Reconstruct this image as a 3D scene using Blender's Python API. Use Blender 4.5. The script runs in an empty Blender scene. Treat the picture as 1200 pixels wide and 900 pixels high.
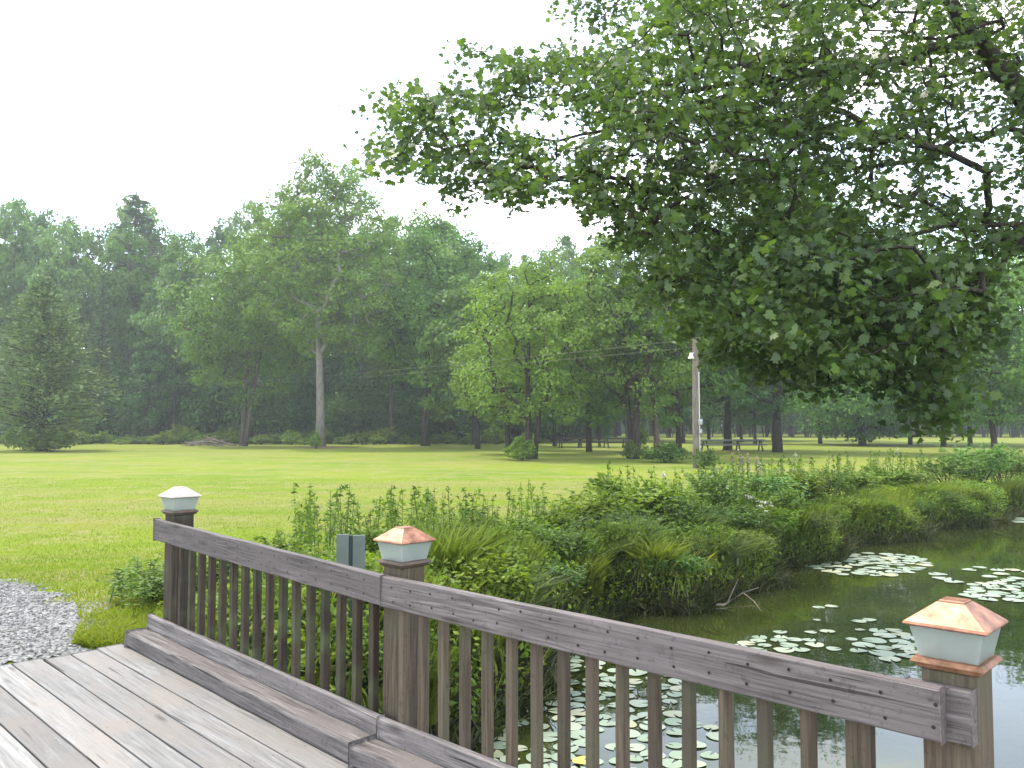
import bpy, math, random
import numpy as np
from mathutils import Vector, Matrix
R = math.radians
rng = np.random.default_rng(7)
random.seed(7)
scn = bpy.context.scene
COL = scn.collection
EYE = Vector((0, 0, 1.52))
F = 1000.0
PITCH = math.atan(50 / F)
USE_HAZE = True

def P(px, py, d):
    """world point seen at photo pixel (1200x900) standing d metres ahead"""
    u = px - 600; v = 450 - py
    y = F * math.cos(PITCH) - v * math.sin(PITCH)
    z = F * math.sin(PITCH) + v * math.cos(PITCH)
    k = d / y
    return np.array((u * k, d, EYE.z + z * k))

# ---------------------------------------------------------------- materials
def new_mat(name):
    m = bpy.data.materials.new(name); m.use_nodes = True
    nt = m.node_tree; nt.nodes.clear()
    out = nt.nodes.new('ShaderNodeOutputMaterial')
    return m, nt, out

def N(nt, typ, **kw):
    n = nt.nodes.new(typ)
    for k, v in kw.items():
        if k.startswith('i_'):
            key = k[2:].replace('_', ' ')
            n.inputs[key].default_value = v
        else:
            setattr(n, k, v)
    return n

def ramp(nt, fac, stops, interp='LINEAR'):
    r = nt.nodes.new('ShaderNodeValToRGB')
    r.color_ramp.interpolation = interp
    els = r.color_ramp.elements
    while len(els) < len(stops): els.new(0.5)
    for e, (p, c) in zip(els, stops):
        e.position = p
        e.color = (c[0], c[1], c[2], 1) if len(c) == 3 else c
    nt.links.new(fac, r.inputs['Fac'])
    return r.outputs['Color']

def mix(nt, fac, a, b, mode='MIX'):
    m = nt.nodes.new('ShaderNodeMix'); m.data_type = 'RGBA'; m.blend_type = mode
    for val, sock in ((fac, m.inputs[0]), (a, m.inputs[6]), (b, m.inputs[7])):
        if hasattr(val, 'is_linked'): nt.links.new(val, sock)
        elif isinstance(val, (int, float)): sock.default_value = val
        else: sock.default_value = (val[0], val[1], val[2], 1)
    return m.outputs[2]

def leaf_mat(name, c0, c1, c2=None, trans=0.4, rough=0.55, clump=1.2, spec=0.3):
    m, nt, out = new_mat(name)
    geo = N(nt, 'ShaderNodeNewGeometry'); tc = N(nt, 'ShaderNodeTexCoord'); oi = N(nt, 'ShaderNodeObjectInfo')
    nz = N(nt, 'ShaderNodeTexNoise', i_Scale=clump, i_Detail=2.0)
    nt.links.new(tc.outputs['Object'], nz.inputs['Vector'])
    a = N(nt, 'ShaderNodeMath', operation='MULTIPLY'); a.inputs[1].default_value = 0.5
    nt.links.new(geo.outputs['Random Per Island'], a.inputs[0])
    b = N(nt, 'ShaderNodeMath', operation='MULTIPLY_ADD'); b.inputs[1].default_value = 1.3; b.inputs[2].default_value = -0.38
    nt.links.new(nz.outputs['Fac'], b.inputs[0])
    s = N(nt, 'ShaderNodeMath', operation='ADD'); nt.links.new(a.outputs[0], s.inputs[0]); nt.links.new(b.outputs[0], s.inputs[1])
    stops = [(0.05, c0), (0.9, c1)] if c2 is None else [(0.05, c0), (0.6, c1), (0.98, c2)]
    col = ramp(nt, s.outputs[0], stops)
    hsv = N(nt, 'ShaderNodeHueSaturation')
    nt.links.new(col, hsv.inputs['Color'])
    mr = N(nt, 'ShaderNodeMapRange'); mr.inputs['To Min'].default_value = 0.82; mr.inputs['To Max'].default_value = 1.2
    nt.links.new(oi.outputs['Random'], mr.inputs['Value']); nt.links.new(mr.outputs[0], hsv.inputs['Value'])
    mh = N(nt, 'ShaderNodeMapRange'); mh.inputs['To Min'].default_value = 0.488; mh.inputs['To Max'].default_value = 0.512
    w = N(nt, 'ShaderNodeTexWhiteNoise', noise_dimensions='1D'); nt.links.new(oi.outputs['Random'], w.inputs['W'])
    nt.links.new(w.outputs['Value'], mh.inputs['Value']); nt.links.new(mh.outputs[0], hsv.inputs['Hue'])
    pr = N(nt, 'ShaderNodeBsdfPrincipled', i_Roughness=rough)
    pr.inputs['Specular IOR Level'].default_value = spec
    tr = N(nt, 'ShaderNodeBsdfTranslucent')
    tcol = mix(nt, 1.0, hsv.outputs['Color'], (1.35, 1.5, 0.5), 'MULTIPLY')
    nt.links.new(hsv.outputs['Color'], pr.inputs['Base Color']); nt.links.new(tcol, tr.inputs['Color'])
    ms = N(nt, 'ShaderNodeMixShader'); ms.inputs[0].default_value = trans
    nt.links.new(pr.outputs[0], ms.inputs[1]); nt.links.new(tr.outputs[0], ms.inputs[2])
    nt.links.new(ms.outputs[0], out.inputs['Surface'])
    return m

def wood_mat(name, dark, light, stain, scale=1.0, rough=0.75, bump=0.35, green=0.0, grit=0.75):
    m, nt, out = new_mat(name)
    tc = N(nt, 'ShaderNodeTexCoord'); oi = N(nt, 'ShaderNodeObjectInfo')
    off = N(nt, 'ShaderNodeVectorMath', operation='SCALE'); off.inputs[0].default_value = (7.3, 3.1, 5.7)
    nt.links.new(oi.outputs['Random'], off.inputs['Scale'])
    add = N(nt, 'ShaderNodeVectorMath', operation='ADD')
    nt.links.new(tc.outputs['Object'], add.inputs[0]); nt.links.new(off.outputs[0], add.inputs[1])
    mp = N(nt, 'ShaderNodeMapping'); mp.inputs['Scale'].default_value = (1.6 * scale, 26 * scale, 26 * scale)
    nt.links.new(add.outputs[0], mp.inputs['Vector'])
    g = N(nt, 'ShaderNodeTexNoise', i_Scale=1.0, i_Detail=7.0, i_Roughness=0.62, i_Distortion=1.3)
    nt.links.new(mp.outputs[0], g.inputs['Vector'])
    mp2 = N(nt, 'ShaderNodeMapping'); mp2.inputs['Scale'].default_value = (3.5 * scale, 110 * scale, 110 * scale)
    nt.links.new(add.outputs[0], mp2.inputs['Vector'])
    g2 = N(nt, 'ShaderNodeTexNoise', i_Scale=1.0, i_Detail=4.0)
    nt.links.new(mp2.outputs[0], g2.inputs['Vector'])
    big = N(nt, 'ShaderNodeTexNoise', i_Scale=2.3, i_Detail=5.0, i_Roughness=0.6)
    nt.links.new(add.outputs[0], big.inputs['Vector'])
    c = ramp(nt, g.outputs['Fac'], [(0.32, dark), (0.52, [(a + b) / 2 for a, b in zip(dark, light)]), (0.68, light)])
    f2 = ramp(nt, g2.outputs['Fac'], [(0.36, (0.42, 0.41, 0.40)), (0.56, (1.05, 1.05, 1.05))])
    c = mix(nt, grit, c, f2, 'MULTIPLY')
    fb = ramp(nt, big.outputs['Fac'], [(0.42, (0, 0, 0)), (0.66, (1, 1, 1))])
    c = mix(nt, fb, c, stain)
    c = mix(nt, 0.35, c, light) if False else c
    mcr = N(nt, 'ShaderNodeMapping'); mcr.inputs['Scale'].default_value = (0.9, 34, 34)
    nt.links.new(add.outputs[0], mcr.inputs['Vector'])
    ncr = N(nt, 'ShaderNodeTexNoise', i_Scale=1.0, i_Detail=2.0, i_Distortion=0.4); nt.links.new(mcr.outputs[0], ncr.inputs['Vector'])
    cr = ramp(nt, ncr.outputs['Fac'], [(0.285, (0.18, 0.16, 0.15)), (0.315, (1, 1, 1))])
    c = mix(nt, 0.9, c, cr, 'MULTIPLY')
    spn = N(nt, 'ShaderNodeTexNoise', i_Scale=38.0, i_Detail=3.0, i_Roughness=0.7); nt.links.new(add.outputs[0], spn.inputs['Vector'])
    spk = ramp(nt, spn.outputs['Fac'], [(0.30, (0.45, 0.42, 0.38)), (0.42, (1, 1, 1))])
    c = mix(nt, grit * .8, c, spk, 'MULTIPLY')
    # knots
    mk = N(nt, 'ShaderNodeMapping'); mk.inputs['Scale'].default_value = (1.5, 6, 6)
    nt.links.new(add.outputs[0], mk.inputs['Vector'])
    vo = N(nt, 'ShaderNodeTexVoronoi', i_Scale=1.0); nt.links.new(mk.outputs[0], vo.inputs['Vector'])
    kn = ramp(nt, vo.outputs['Distance'], [(0.03, (0.35, 0.3, 0.27)), (0.13, (1, 1, 1))])
    c = mix(nt, 0.8, c, kn, 'MULTIPLY')
    hv = N(nt, 'ShaderNodeHueSaturation'); nt.links.new(c, hv.inputs['Color'])
    mr = N(nt, 'ShaderNodeMapRange'); mr.inputs['To Min'].default_value = 0.74; mr.inputs['To Max'].default_value = 1.2
    nt.links.new(oi.outputs['Random'], mr.inputs['Value']); nt.links.new(mr.outputs[0], hv.inputs['Value'])
    c = hv.outputs['Color']
    if green:
        gn = N(nt, 'ShaderNodeTexNoise', i_Scale=5.0, i_Detail=3.0); nt.links.new(add.outputs[0], gn.inputs['Vector'])
        gf = ramp(nt, gn.outputs['Fac'], [(0.5, (0, 0, 0)), (0.75, (green,) * 3)])
        c = mix(nt, gf, c, (0.10, 0.13, 0.06))
    pr = N(nt, 'ShaderNodeBsdfPrincipled', i_Roughness=rough)
    pr.inputs['Specular IOR Level'].default_value = 0.35
    nt.links.new(c, pr.inputs['Base Color'])
    hsum = N(nt, 'ShaderNodeMath', operation='MULTIPLY_ADD'); hsum.inputs[1].default_value = 0.6
    nt.links.new(g2.outputs['Fac'], hsum.inputs[0]); nt.links.new(g.outputs['Fac'], hsum.inputs[2])
    bp = N(nt, 'ShaderNodeBump', i_Strength=bump, i_Distance=0.006)
    nt.links.new(hsum.outputs[0], bp.inputs['Height']); nt.links.new(bp.outputs[0], pr.inputs['Normal'])
    nt.links.new(pr.outputs[0], out.inputs['Surface'])
    return m

def simple_mat(name, col, rough=0.6, metal=0.0, noise=0.15, scale=8.0, spec=0.5, bump=0.0):
    m, nt, out = new_mat(name)
    tc = N(nt, 'ShaderNodeTexCoord')
    nz = N(nt, 'ShaderNodeTexNoise', i_Scale=scale, i_Detail=5.0, i_Roughness=0.6)
    nt.links.new(tc.outputs['Object'], nz.inputs['Vector'])
    c = ramp(nt, nz.outputs['Fac'], [(0.3, [v * (1 - noise * 1.6) for v in col]), (0.7, [min(1, v * (1 + noise)) for v in col])])
    pr = N(nt, 'ShaderNodeBsdfPrincipled', i_Roughness=rough, i_Metallic=metal)
    pr.inputs['Specular IOR Level'].default_value = spec
    nt.links.new(c, pr.inputs['Base Color'])
    if bump:
        bp = N(nt, 'ShaderNodeBump', i_Strength=bump, i_Distance=0.02)
        nt.links.new(nz.outputs['Fac'], bp.inputs['Height']); nt.links.new(bp.outputs[0], pr.inputs['Normal'])
    nt.links.new(pr.outputs[0], out.inputs['Surface'])
    return m

def bark_mat(name, a, b, sc=1.0):
    m, nt, out = new_mat(name)
    tc = N(nt, 'ShaderNodeTexCoord')
    mp = N(nt, 'ShaderNodeMapping'); mp.inputs['Scale'].default_value = (9 * sc, 9 * sc, 1.6 * sc)
    nt.links.new(tc.outputs['Object'], mp.inputs['Vector'])
    nz = N(nt, 'ShaderNodeTexNoise', i_Scale=1.0, i_Detail=6.0, i_Roughness=0.7)
    nt.links.new(mp.outputs[0], nz.inputs['Vector'])
    c = ramp(nt, nz.outputs['Fac'], [(0.35, a), (0.65, b)])
    pr = N(nt, 'ShaderNodeBsdfPrincipled', i_Roughness=0.9); pr.inputs['Specular IOR Level'].default_value = 0.15
    nt.links.new(c, pr.inputs['Base Color'])
    bp = N(nt, 'ShaderNodeBump', i_Strength=0.6, i_Distance=0.04)
    nt.links.new(nz.outputs['Fac'], bp.inputs['Height']); nt.links.new(bp.outputs[0], pr.inputs['Normal'])
    nt.links.new(pr.outputs[0], out.inputs['Surface'])
    return m

M = {}
M['deck'] = wood_mat('deck_wood', (0.158, 0.145, 0.137), (0.315, 0.307, 0.298), (0.247, 0.216, 0.194), rough=0.62, bump=0.4, grit=0.32)
M['rail'] = wood_mat('rail_wood', (0.090, 0.074, 0.070), (0.232, 0.194, 0.187), (0.150, 0.124, 0.120), rough=0.6, bump=0.5)
M['baluster'] = wood_mat('baluster_wood', (0.036, 0.024, 0.015), (0.092, 0.065, 0.043), (0.048, 0.035, 0.022), rough=0.7, bump=0.5, green=0.6)
M['post'] = wood_mat('post_wood', (0.070, 0.049, 0.031), (0.181, 0.134, 0.091), (0.112, 0.085, 0.060), rough=0.7, bump=0.5, green=0.3)
M['curb'] = wood_mat('curb_wood', (0.102, 0.089, 0.085), (0.339, 0.299, 0.284), (0.192, 0.167, 0.158), rough=0.8, bump=0.9)
M['nail'] = simple_mat('rusty_nail', (0.03, 0.022, 0.02), 0.6, 0.4)
M['gap'] = simple_mat('dark_joist', (0.05, 0.04, 0.035), 0.9)
M['copper'] = simple_mat('copper', (0.50, 0.235, 0.15), 0.42, 0.6, 0.35, 22)
M['copper_sheen'] = simple_mat('copper_sky_sheen', (0.66, 0.55, 0.48), 0.3, 0.75, 0.12, 14)  # same copper, white sky reflection painted into its pale base colour
M['copper_dull'] = simple_mat('dull_copper', (0.13, 0.085, 0.065), 0.6, 0.2, 0.3, 20)
M['bark'] = bark_mat('bark_grey_brown', (0.045, 0.035, 0.028), (0.15, 0.12, 0.10))
M['bark_dark'] = bark_mat('bark_dark', (0.022, 0.018, 0.014), (0.075, 0.06, 0.05))
M['bark_pale'] = bark_mat('bark_pale', (0.13, 0.12, 0.10), (0.27, 0.25, 0.22))
M['maple'] = leaf_mat('maple_leaf', (0.033, 0.063, 0.024), (0.087, 0.144, 0.045), (0.173, 0.248, 0.077), trans=0.45, clump=0.9, spec=0.5, rough=0.42)
M['green_a'] = leaf_mat('leaf_mid', (0.060, 0.136, 0.022), (0.162, 0.284, 0.039), trans=0.33, clump=0.35)
M['green_y'] = leaf_mat('leaf_yellowish', (0.071, 0.133, 0.020), (0.201, 0.307, 0.038), trans=0.36, clump=0.35)
M['green_w'] = leaf_mat('leaf_tall', (0.076, 0.151, 0.026), (0.209, 0.320, 0.048), trans=0.36, clump=0.35)
M['green_d'] = leaf_mat('leaf_dark', (0.033, 0.092, 0.019), (0.097, 0.214, 0.036), trans=0.25, clump=0.35)
M['green_b'] = leaf_mat('leaf_bluish', (0.072, 0.145, 0.035), (0.204, 0.328, 0.072), trans=0.28, clump=0.35)
M['needle'] = leaf_mat('needle', (0.075, 0.140, 0.048), (0.211, 0.316, 0.100), trans=0.15, clump=0.5)
M['needle_d'] = leaf_mat('needle_dark', (0.034, 0.073, 0.026), (0.097, 0.168, 0.054), trans=0.12, clump=0.5)
M['rust_leaf'] = leaf_mat('leaf_rusty', (0.09, 0.055, 0.025), (0.16, 0.10, 0.04), trans=0.3)
M['weed'] = leaf_mat('weed_leaf', (0.070, 0.124, 0.018), (0.175, 0.254, 0.030), (0.315, 0.379, 0.050), trans=0.38, clump=0.9)
M['weed_d'] = leaf_mat('weed_leaf_dark', (0.049, 0.094, 0.017), (0.153, 0.234, 0.034), trans=0.32, clump=0.9)
M['blade'] = leaf_mat('reed_blade', (0.069, 0.111, 0.017), (0.178, 0.232, 0.038), (0.301, 0.325, 0.076), trans=0.35, clump=0.8)
M['straw'] = leaf_mat('pale_blade', (0.090, 0.133, 0.045), (0.216, 0.275, 0.117), trans=0.3, clump=2.0)
M['lawnblade'] = leaf_mat('lawn_blade', (0.103, 0.165, 0.013), (0.220, 0.290, 0.025), (0.372, 0.343, 0.065), trans=0.3, clump=0.5)
M['sedge'] = leaf_mat('dark_sedge', (0.020, 0.028, 0.010), (0.055, 0.075, 0.022), (0.14, 0.12, 0.06), trans=0.15, clump=1.5)
M['dead'] = bark_mat('dead_wood', (0.16, 0.13, 0.11), (0.34, 0.29, 0.25))
M['pole'] = bark_mat('pole_wood', (0.12, 0.095, 0.08), (0.27, 0.22, 0.19))
M['greymetal'] = simple_mat('grey_metal', (0.42, 0.44, 0.45), 0.45, 0.3)
M['whitemetal'] = simple_mat('white_metal', (0.78, 0.79, 0.78), 0.4, 0.0, 0.05)
M['wire'] = simple_mat('wire_black', (0.10, 0.10, 0.10), 0.5, 0.0)
M['plate'] = simple_mat('green_grey_plate', (0.15, 0.175, 0.155), 0.5, 0.1, 0.08)
M['platedark'] = simple_mat('dark_stake', (0.03, 0.045, 0.035), 0.6)
M['tablewood'] = simple_mat('table_wood', (0.055, 0.05, 0.045), 0.7)
M['tablegrey'] = simple_mat('table_grey', (0.17, 0.175, 0.17), 0.6)
M['collar'] = simple_mat('orange_collar', (0.33, 0.16, 0.085), 0.55, 0.3, 0.35, 25)
M['mulch'] = simple_mat('mulch', (0.20, 0.12, 0.06), 0.95, 0, 0.4, 9, bump=0.8)
M['petal'] = simple_mat('pale_petal', (0.62, 0.62, 0.52), 0.6)
M['pinkpetal'] = simple_mat('pink_petal', (0.42, 0.26, 0.28), 0.6)

def glass_mat():
    m, nt, out = new_mat('frosted_glass')
    d = N(nt, 'ShaderNodeBsdfPrincipled', i_Roughness=0.3); d.inputs['Base Color'].default_value = (0.62, 0.66, 0.63, 1)
    t = N(nt, 'ShaderNodeBsdfTransparent'); t.inputs['Color'].default_value = (0.93, 0.95, 0.93, 1)
    tr = N(nt, 'ShaderNodeBsdfTranslucent'); tr.inputs['Color'].default_value = (0.7, 0.74, 0.7, 1)
    m1 = N(nt, 'ShaderNodeMixShader'); m1.inputs[0].default_value = 0.45
    nt.links.new(d.outputs[0], m1.inputs[1]); nt.links.new(tr.outputs[0], m1.inputs[2])
    m2 = N(nt, 'ShaderNodeMixShader'); m2.inputs[0].default_value = 0.48
    nt.links.new(m1.outputs[0], m2.inputs[1]); nt.links.new(t.outputs[0], m2.inputs[2])
    nt.links.new(m2.outputs[0], out.inputs['Surface'])
    return m
M['glass'] = glass_mat()

def lawn_mat():
    m, nt, out = new_mat('lawn_ground')
    tc = N(nt, 'ShaderNodeTexCoord'); L = nt.links
    n1 = N(nt, 'ShaderNodeTexNoise', i_Scale=0.16, i_Detail=6.0, i_Roughness=0.6)
    n2 = N(nt, 'ShaderNodeTexNoise', i_Scale=1.1, i_Detail=6.0, i_Roughness=0.68)
    n3 = N(nt, 'ShaderNodeTexNoise', i_Scale=26.0, i_Detail=5.0, i_Roughness=0.75)
    for n in (n1, n2, n3): L.new(tc.outputs['Object'], n.inputs['Vector'])
    c = ramp(nt, n1.outputs['Fac'], [(0.30, (0.130, 0.222, 0.013)), (0.5, (0.195, 0.265, 0.018)), (0.70, (0.25, 0.28, 0.03))])
    dry = ramp(nt, n2.outputs['Fac'], [(0.50, (0, 0, 0)), (0.68, (0.7, 0.7, 0.7))])
    c = mix(nt, dry, c, (0.36, 0.30, 0.15))
    mpx = N(nt, 'ShaderNodeMapping'); mpx.inputs['Scale'].default_value = (.10, .75, 1)
    L.new(tc.outputs['Object'], mpx.inputs['Vector'])
    n4 = N(nt, 'ShaderNodeTexNoise', i_Scale=1.0, i_Detail=4.0, i_Roughness=0.6); L.new(mpx.outputs[0], n4.inputs['Vector'])
    st = ramp(nt, n4.outputs['Fac'], [(0.44, (0, 0, 0)), (0.66, (0.6, 0.6, 0.6))])
    c = mix(nt, st, c, (0.31, 0.25, 0.12))
    fine = ramp(nt, n3.outputs['Fac'], [(0.3, (0.55, 0.6, 0.5)), (0.6, (1.08, 1.08, 1.05))])
    c = mix(nt, 0.85, c, fine, 'MULTIPLY')
    # bare dark soil below the bank edge
    sx = N(nt, 'ShaderNodeSeparateXYZ'); L.new(tc.outputs['Object'], sx.inputs[0])
    soil = ramp(nt, sx.outputs['Z'], [(0.0, (1, 1, 1)), (1.0, (0, 0, 0))])
    mr = N(nt, 'ShaderNodeMapRange'); mr.inputs['From Min'].default_value = -0.70; mr.inputs['From Max'].default_value = -0.50
    mr.inputs['To Min'].default_value = 1.0; mr.inputs['To Max'].default_value = 0.0
    L.new(sx.outputs['Z'], mr.inputs['Value'])
    c = mix(nt, mr.outputs[0], c, (0.035, 0.032, 0.018))
    pr = N(nt, 'ShaderNodeBsdfPrincipled', i_Roughness=0.9); pr.inputs['Specular IOR Level'].default_value = 0.1
    L.new(c, pr.inputs['Base Color'])
    bp = N(nt, 'ShaderNodeBump', i_Strength=0.7, i_Distance=0.05)
    L.new(n3.outputs['Fac'], bp.inputs['Height']); L.new(bp.outputs[0], pr.inputs['Normal'])
    L.new(pr.outputs[0], out.inputs['Surface'])
    return m
M['lawn'] = lawn_mat()

def gravel_mat():
    m, nt, out = new_mat('gravel'); L = nt.links
    tc = N(nt, 'ShaderNodeTexCoord')
    v = N(nt, 'ShaderNodeTexVoronoi', i_Scale=38.0); L.new(tc.outputs['Object'], v.inputs['Vector'])
    c = ramp(nt, v.outputs['Color'], [(0.0, (0.22, 0.215, 0.21)), (1.0, (0.50, 0.49, 0.48))])
    e = ramp(nt, v.outputs['Distance'], [(0.2, (1, 1, 1)), (0.75, (0.35, 0.34, 0.33))])
    c = mix(nt, 0.9, c, e, 'MULTIPLY')
    pr = N(nt, 'ShaderNodeBsdfPrincipled', i_Roughness=0.9); L.new(c, pr.inputs['Base Color'])
    bp = N(nt, 'ShaderNodeBump', i_Strength=1.0, i_Distance=0.02); bp.invert = True
    L.new(v.outputs['Distance'], bp.inputs['Height']); L.new(bp.outputs[0], pr.inputs['Normal'])
    L.new(pr.outputs[0], out.inputs['Surface'])
    return m
M['gravel'] = gravel_mat()

def stone_mat():
    m, nt, out = new_mat('gravel_stone')
    g = N(nt, 'ShaderNodeNewGeometry')
    c = ramp(nt, g.outputs['Random Per Island'], [(0, (0.13, 0.125, 0.118)), (0.6, (0.27, 0.262, 0.25)), (1, (0.42, 0.41, 0.39))])
    pr = N(nt, 'ShaderNodeBsdfPrincipled', i_Roughness=0.85); nt.links.new(c, pr.inputs['Base Color'])
    nt.links.new(pr.outputs[0], out.inputs['Surface'])
    return m
M['stone'] = stone_mat()

def water_mat():
    m, nt, out = new_mat('pond_water'); L = nt.links
    tc = N(nt, 'ShaderNodeTexCoord')
    mp = N(nt, 'ShaderNodeMapping'); mp.inputs['Scale'].default_value = (1, 1, 1)
    L.new(tc.outputs['Object'], mp.inputs['Vector'])
    n1 = N(nt, 'ShaderNodeTexNoise', i_Scale=1.6, i_Detail=3.0, i_Roughness=0.5)
    n2 = N(nt, 'ShaderNodeTexNoise', i_Scale=0.5, i_Detail=4.0)
    L.new(mp.outputs[0], n1.inputs['Vector']); L.new(mp.outputs[0], n2.inputs['Vector'])
    c = ramp(nt, n2.outputs['Fac'], [(0.35, (0.018, 0.024, 0.007)), (0.65, (0.040, 0.050, 0.012))])
    pr = N(nt, 'ShaderNodeBsdfPrincipled', i_Roughness=0.025, i_IOR=1.45)
    L.new(c, pr.inputs['Base Color'])
    bp = N(nt, 'ShaderNodeBump', i_Strength=0.12, i_Distance=0.03)
    L.new(n1.outputs['Fac'], bp.inputs['Height']); L.new(bp.outputs[0], pr.inputs['Normal'])
    L.new(pr.outputs[0], out.inputs['Surface'])
    return m
M['water'] = water_mat()

def pad_mat():
    m, nt, out = new_mat('lily_pad'); L = nt.links
    oi = N(nt, 'ShaderNodeObjectInfo'); tc = N(nt, 'ShaderNodeTexCoord')
    nz = N(nt, 'ShaderNodeTexNoise', i_Scale=22.0, i_Detail=3.0); L.new(tc.outputs['Object'], nz.inputs['Vector'])
    c = ramp(nt, oi.outputs['Random'], [(0, (0.28, 0.35, 0.24)), (0.7, (0.42, 0.47, 0.36)), (1, (0.50, 0.48, 0.28))])
    f = ramp(nt, nz.outputs['Fac'], [(0.3, (0.75, 0.78, 0.75)), (0.7, (1.1, 1.1, 1.1))])
    c = mix(nt, 1.0, c, f, 'MULTIPLY')
    pr = N(nt, 'ShaderNodeBsdfPrincipled', i_Roughness=0.28); pr.inputs['Specular IOR Level'].default_value = 0.7
    L.new(c, pr.inputs['Base Color'])
    bp = N(nt, 'ShaderNodeBump', i_Strength=0.4, i_Distance=0.01)
    L.new(nz.outputs['Fac'], bp.inputs['Height']); L.new(bp.outputs[0], pr.inputs['Normal'])
    L.new(pr.outputs[0], out.inputs['Surface'])
    return m
M['pad'] = pad_mat()
M['pad_yellow'] = simple_mat('yellow_pad', (0.62, 0.48, 0.10), 0.5)

# ---------------------------------------------------------------- mesh tools
def tag(o, label=None, cat=None, group=None, kind=None):
    if label: o['label'] = label
    if cat: o['category'] = cat
    if group: o['group'] = group
    if kind: o['kind'] = kind
    return o

def mesh_poly(name, polys):
    """polys: list of arrays (n, k, 3): n separate polygons of k corners"""
    vs = []; ls = []; st = []; tot = []; base = 0; lo = 0
    for a in polys:
        n, k, _ = a.shape
        vs.append(a.reshape(-1, 3)); ls.append(np.arange(n * k) + base)
        st.append(np.arange(n) * k + lo); tot.append(np.full(n, k))
        base += n * k; lo += n * k
    v = np.concatenate(vs); l = np.concatenate(ls); s = np.concatenate(st)
    me = bpy.data.meshes.new(name)
    me.vertices.add(len(v)); me.vertices.foreach_set('co', v.astype(np.float32).ravel())
    me.loops.add(len(l)); me.loops.foreach_set('vertex_index', l.astype(np.int32))
    me.polygons.add(len(s)); me.polygons.foreach_set('loop_start', s.astype(np.int32))
    me.update(calc_edges=True); me.validate()
    return me

def link(name, me, mat, parent=None, loc=None, rot=None):
    if mat is not None and len(me.materials) == 0:
        for mm in (mat if isinstance(mat, (list, tuple)) else [mat]): me.materials.append(mm)
    o = bpy.data.objects.new(name, me); COL.objects.link(o)
    if parent: o.parent = parent
    if loc is not None: o.location = loc
    if rot is not None: o.rotation_euler = rot
    return o

def empty(name, loc, rz=0.0):
    e = bpy.data.objects.new(name, None); COL.objects.link(e)
    e.location = loc; e.rotation_euler = (0, 0, rz); e.empty_display_size = 0.3
    return e

def copy_tree(o, parent=None):
    c = o.copy(); COL.objects.link(c)
    if parent: c.parent = parent
    for ch in list(o.children): copy_tree(ch, c)
    return c

class MB:
    def __init__(s): s.v = []; s.f = []; s.mi = []
    def box(s, x0, x1, y0, y1, z0, z1, m=0, bev=0.0):
        b = len(s.v)
        s.v += [(x, y, z) for z in (z0, z1) for y in (y0, y1) for x in (x0, x1)]
        for q in ((0, 2, 3, 1), (4, 5, 7, 6), (0, 1, 5, 4), (2, 6, 7, 3), (0, 4, 6, 2), (1, 3, 7, 5)):
            s.f.append([b + i for i in q]); s.mi.append(m)
    def disc(s, c, r, axis='y', n=8, m=0, th=0.002):
        b = len(s.v)
        for k in range(n):
            a = 2 * math.pi * k / n
            s.v.append((c[0] + r * math.cos(a), c[1] + th, c[2] + r * math.sin(a)))
        s.f.append(list(range(b, b + n))); s.mi.append(m)
    def tube(s, pts, rad, n=8, m=0, cap=True):
        pts = [np.array(p, float) for p in pts]; b0 = len(s.v)
        prev = None
        for i, p in enumerate(pts):
            t = pts[min(i + 1, len(pts) - 1)] - pts[max(i - 1, 0)]
            t = t / (np.linalg.norm(t) + 1e-9)
            a = np.array((1, 0, 0)) if abs(t[0]) < 0.8 else np.array((0, 1, 0))
            u = np.cross(t, a); u /= np.linalg.norm(u); w = np.cross(t, u)
            for k in range(n):
                an = 2 * math.pi * k / n
                s.v.append(tuple(p + rad[i] * (math.cos(an) * u + math.sin(an) * w)))
        for i in range(len(pts) - 1):
            for k in range(n):
                a = b0 + i * n + k; b = b0 + i * n + (k + 1) % n
                s.f.append([a, b, b + n, a + n]); s.mi.append(m)
        if cap:
            s.f.append([b0 + k for k in range(n)][::-1]); s.mi.append(m)
            s.f.append([b0 + (len(pts) - 1) * n + k for k in range(n)]); s.mi.append(m)
    def frustum(s, hx0, z0, hx1, z1, m=0, cap0=True, cap1=True):
        b = len(s.v)
        for h, z in ((hx0, z0), (hx1, z1)):
            s.v += [(-h, -h, z), (h, -h, z), (h, h, z), (-h, h, z)]
        for k in range(4):
            s.f.append([b + k, b + (k + 1) % 4, b + 4 + (k + 1) % 4, b + 4 + k]); s.mi.append(m)
        if cap0: s.f.append([b + 3, b + 2, b + 1, b]); s.mi.append(m)
        if cap1: s.f.append([b + 4, b + 5, b + 6, b + 7]); s.mi.append(m)
    def mesh(s, name):
        me = bpy.data.meshes.new(name); me.from_pydata(s.v, [], s.f); 
        me.polygons.foreach_set('material_index', s.mi); me.update()
        return me
    def build(s, name, mat, parent=None, loc=None, rot=None, bevel=0.0, smooth=False):
        me = s.mesh(name)
        o = link(name, me, mat, parent, loc, rot)
        if smooth: me.polygons.foreach_set('use_smooth', [True] * len(me.polygons))
        if bevel:
            md = o.modifiers.new('bevel', 'BEVEL'); md.width = bevel; md.segments = 2; md.limit_method = 'ANGLE'
        return o

def unit(a): return a / (np.linalg.norm(a, axis=-1, keepdims=True) + 1e-9)

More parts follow.
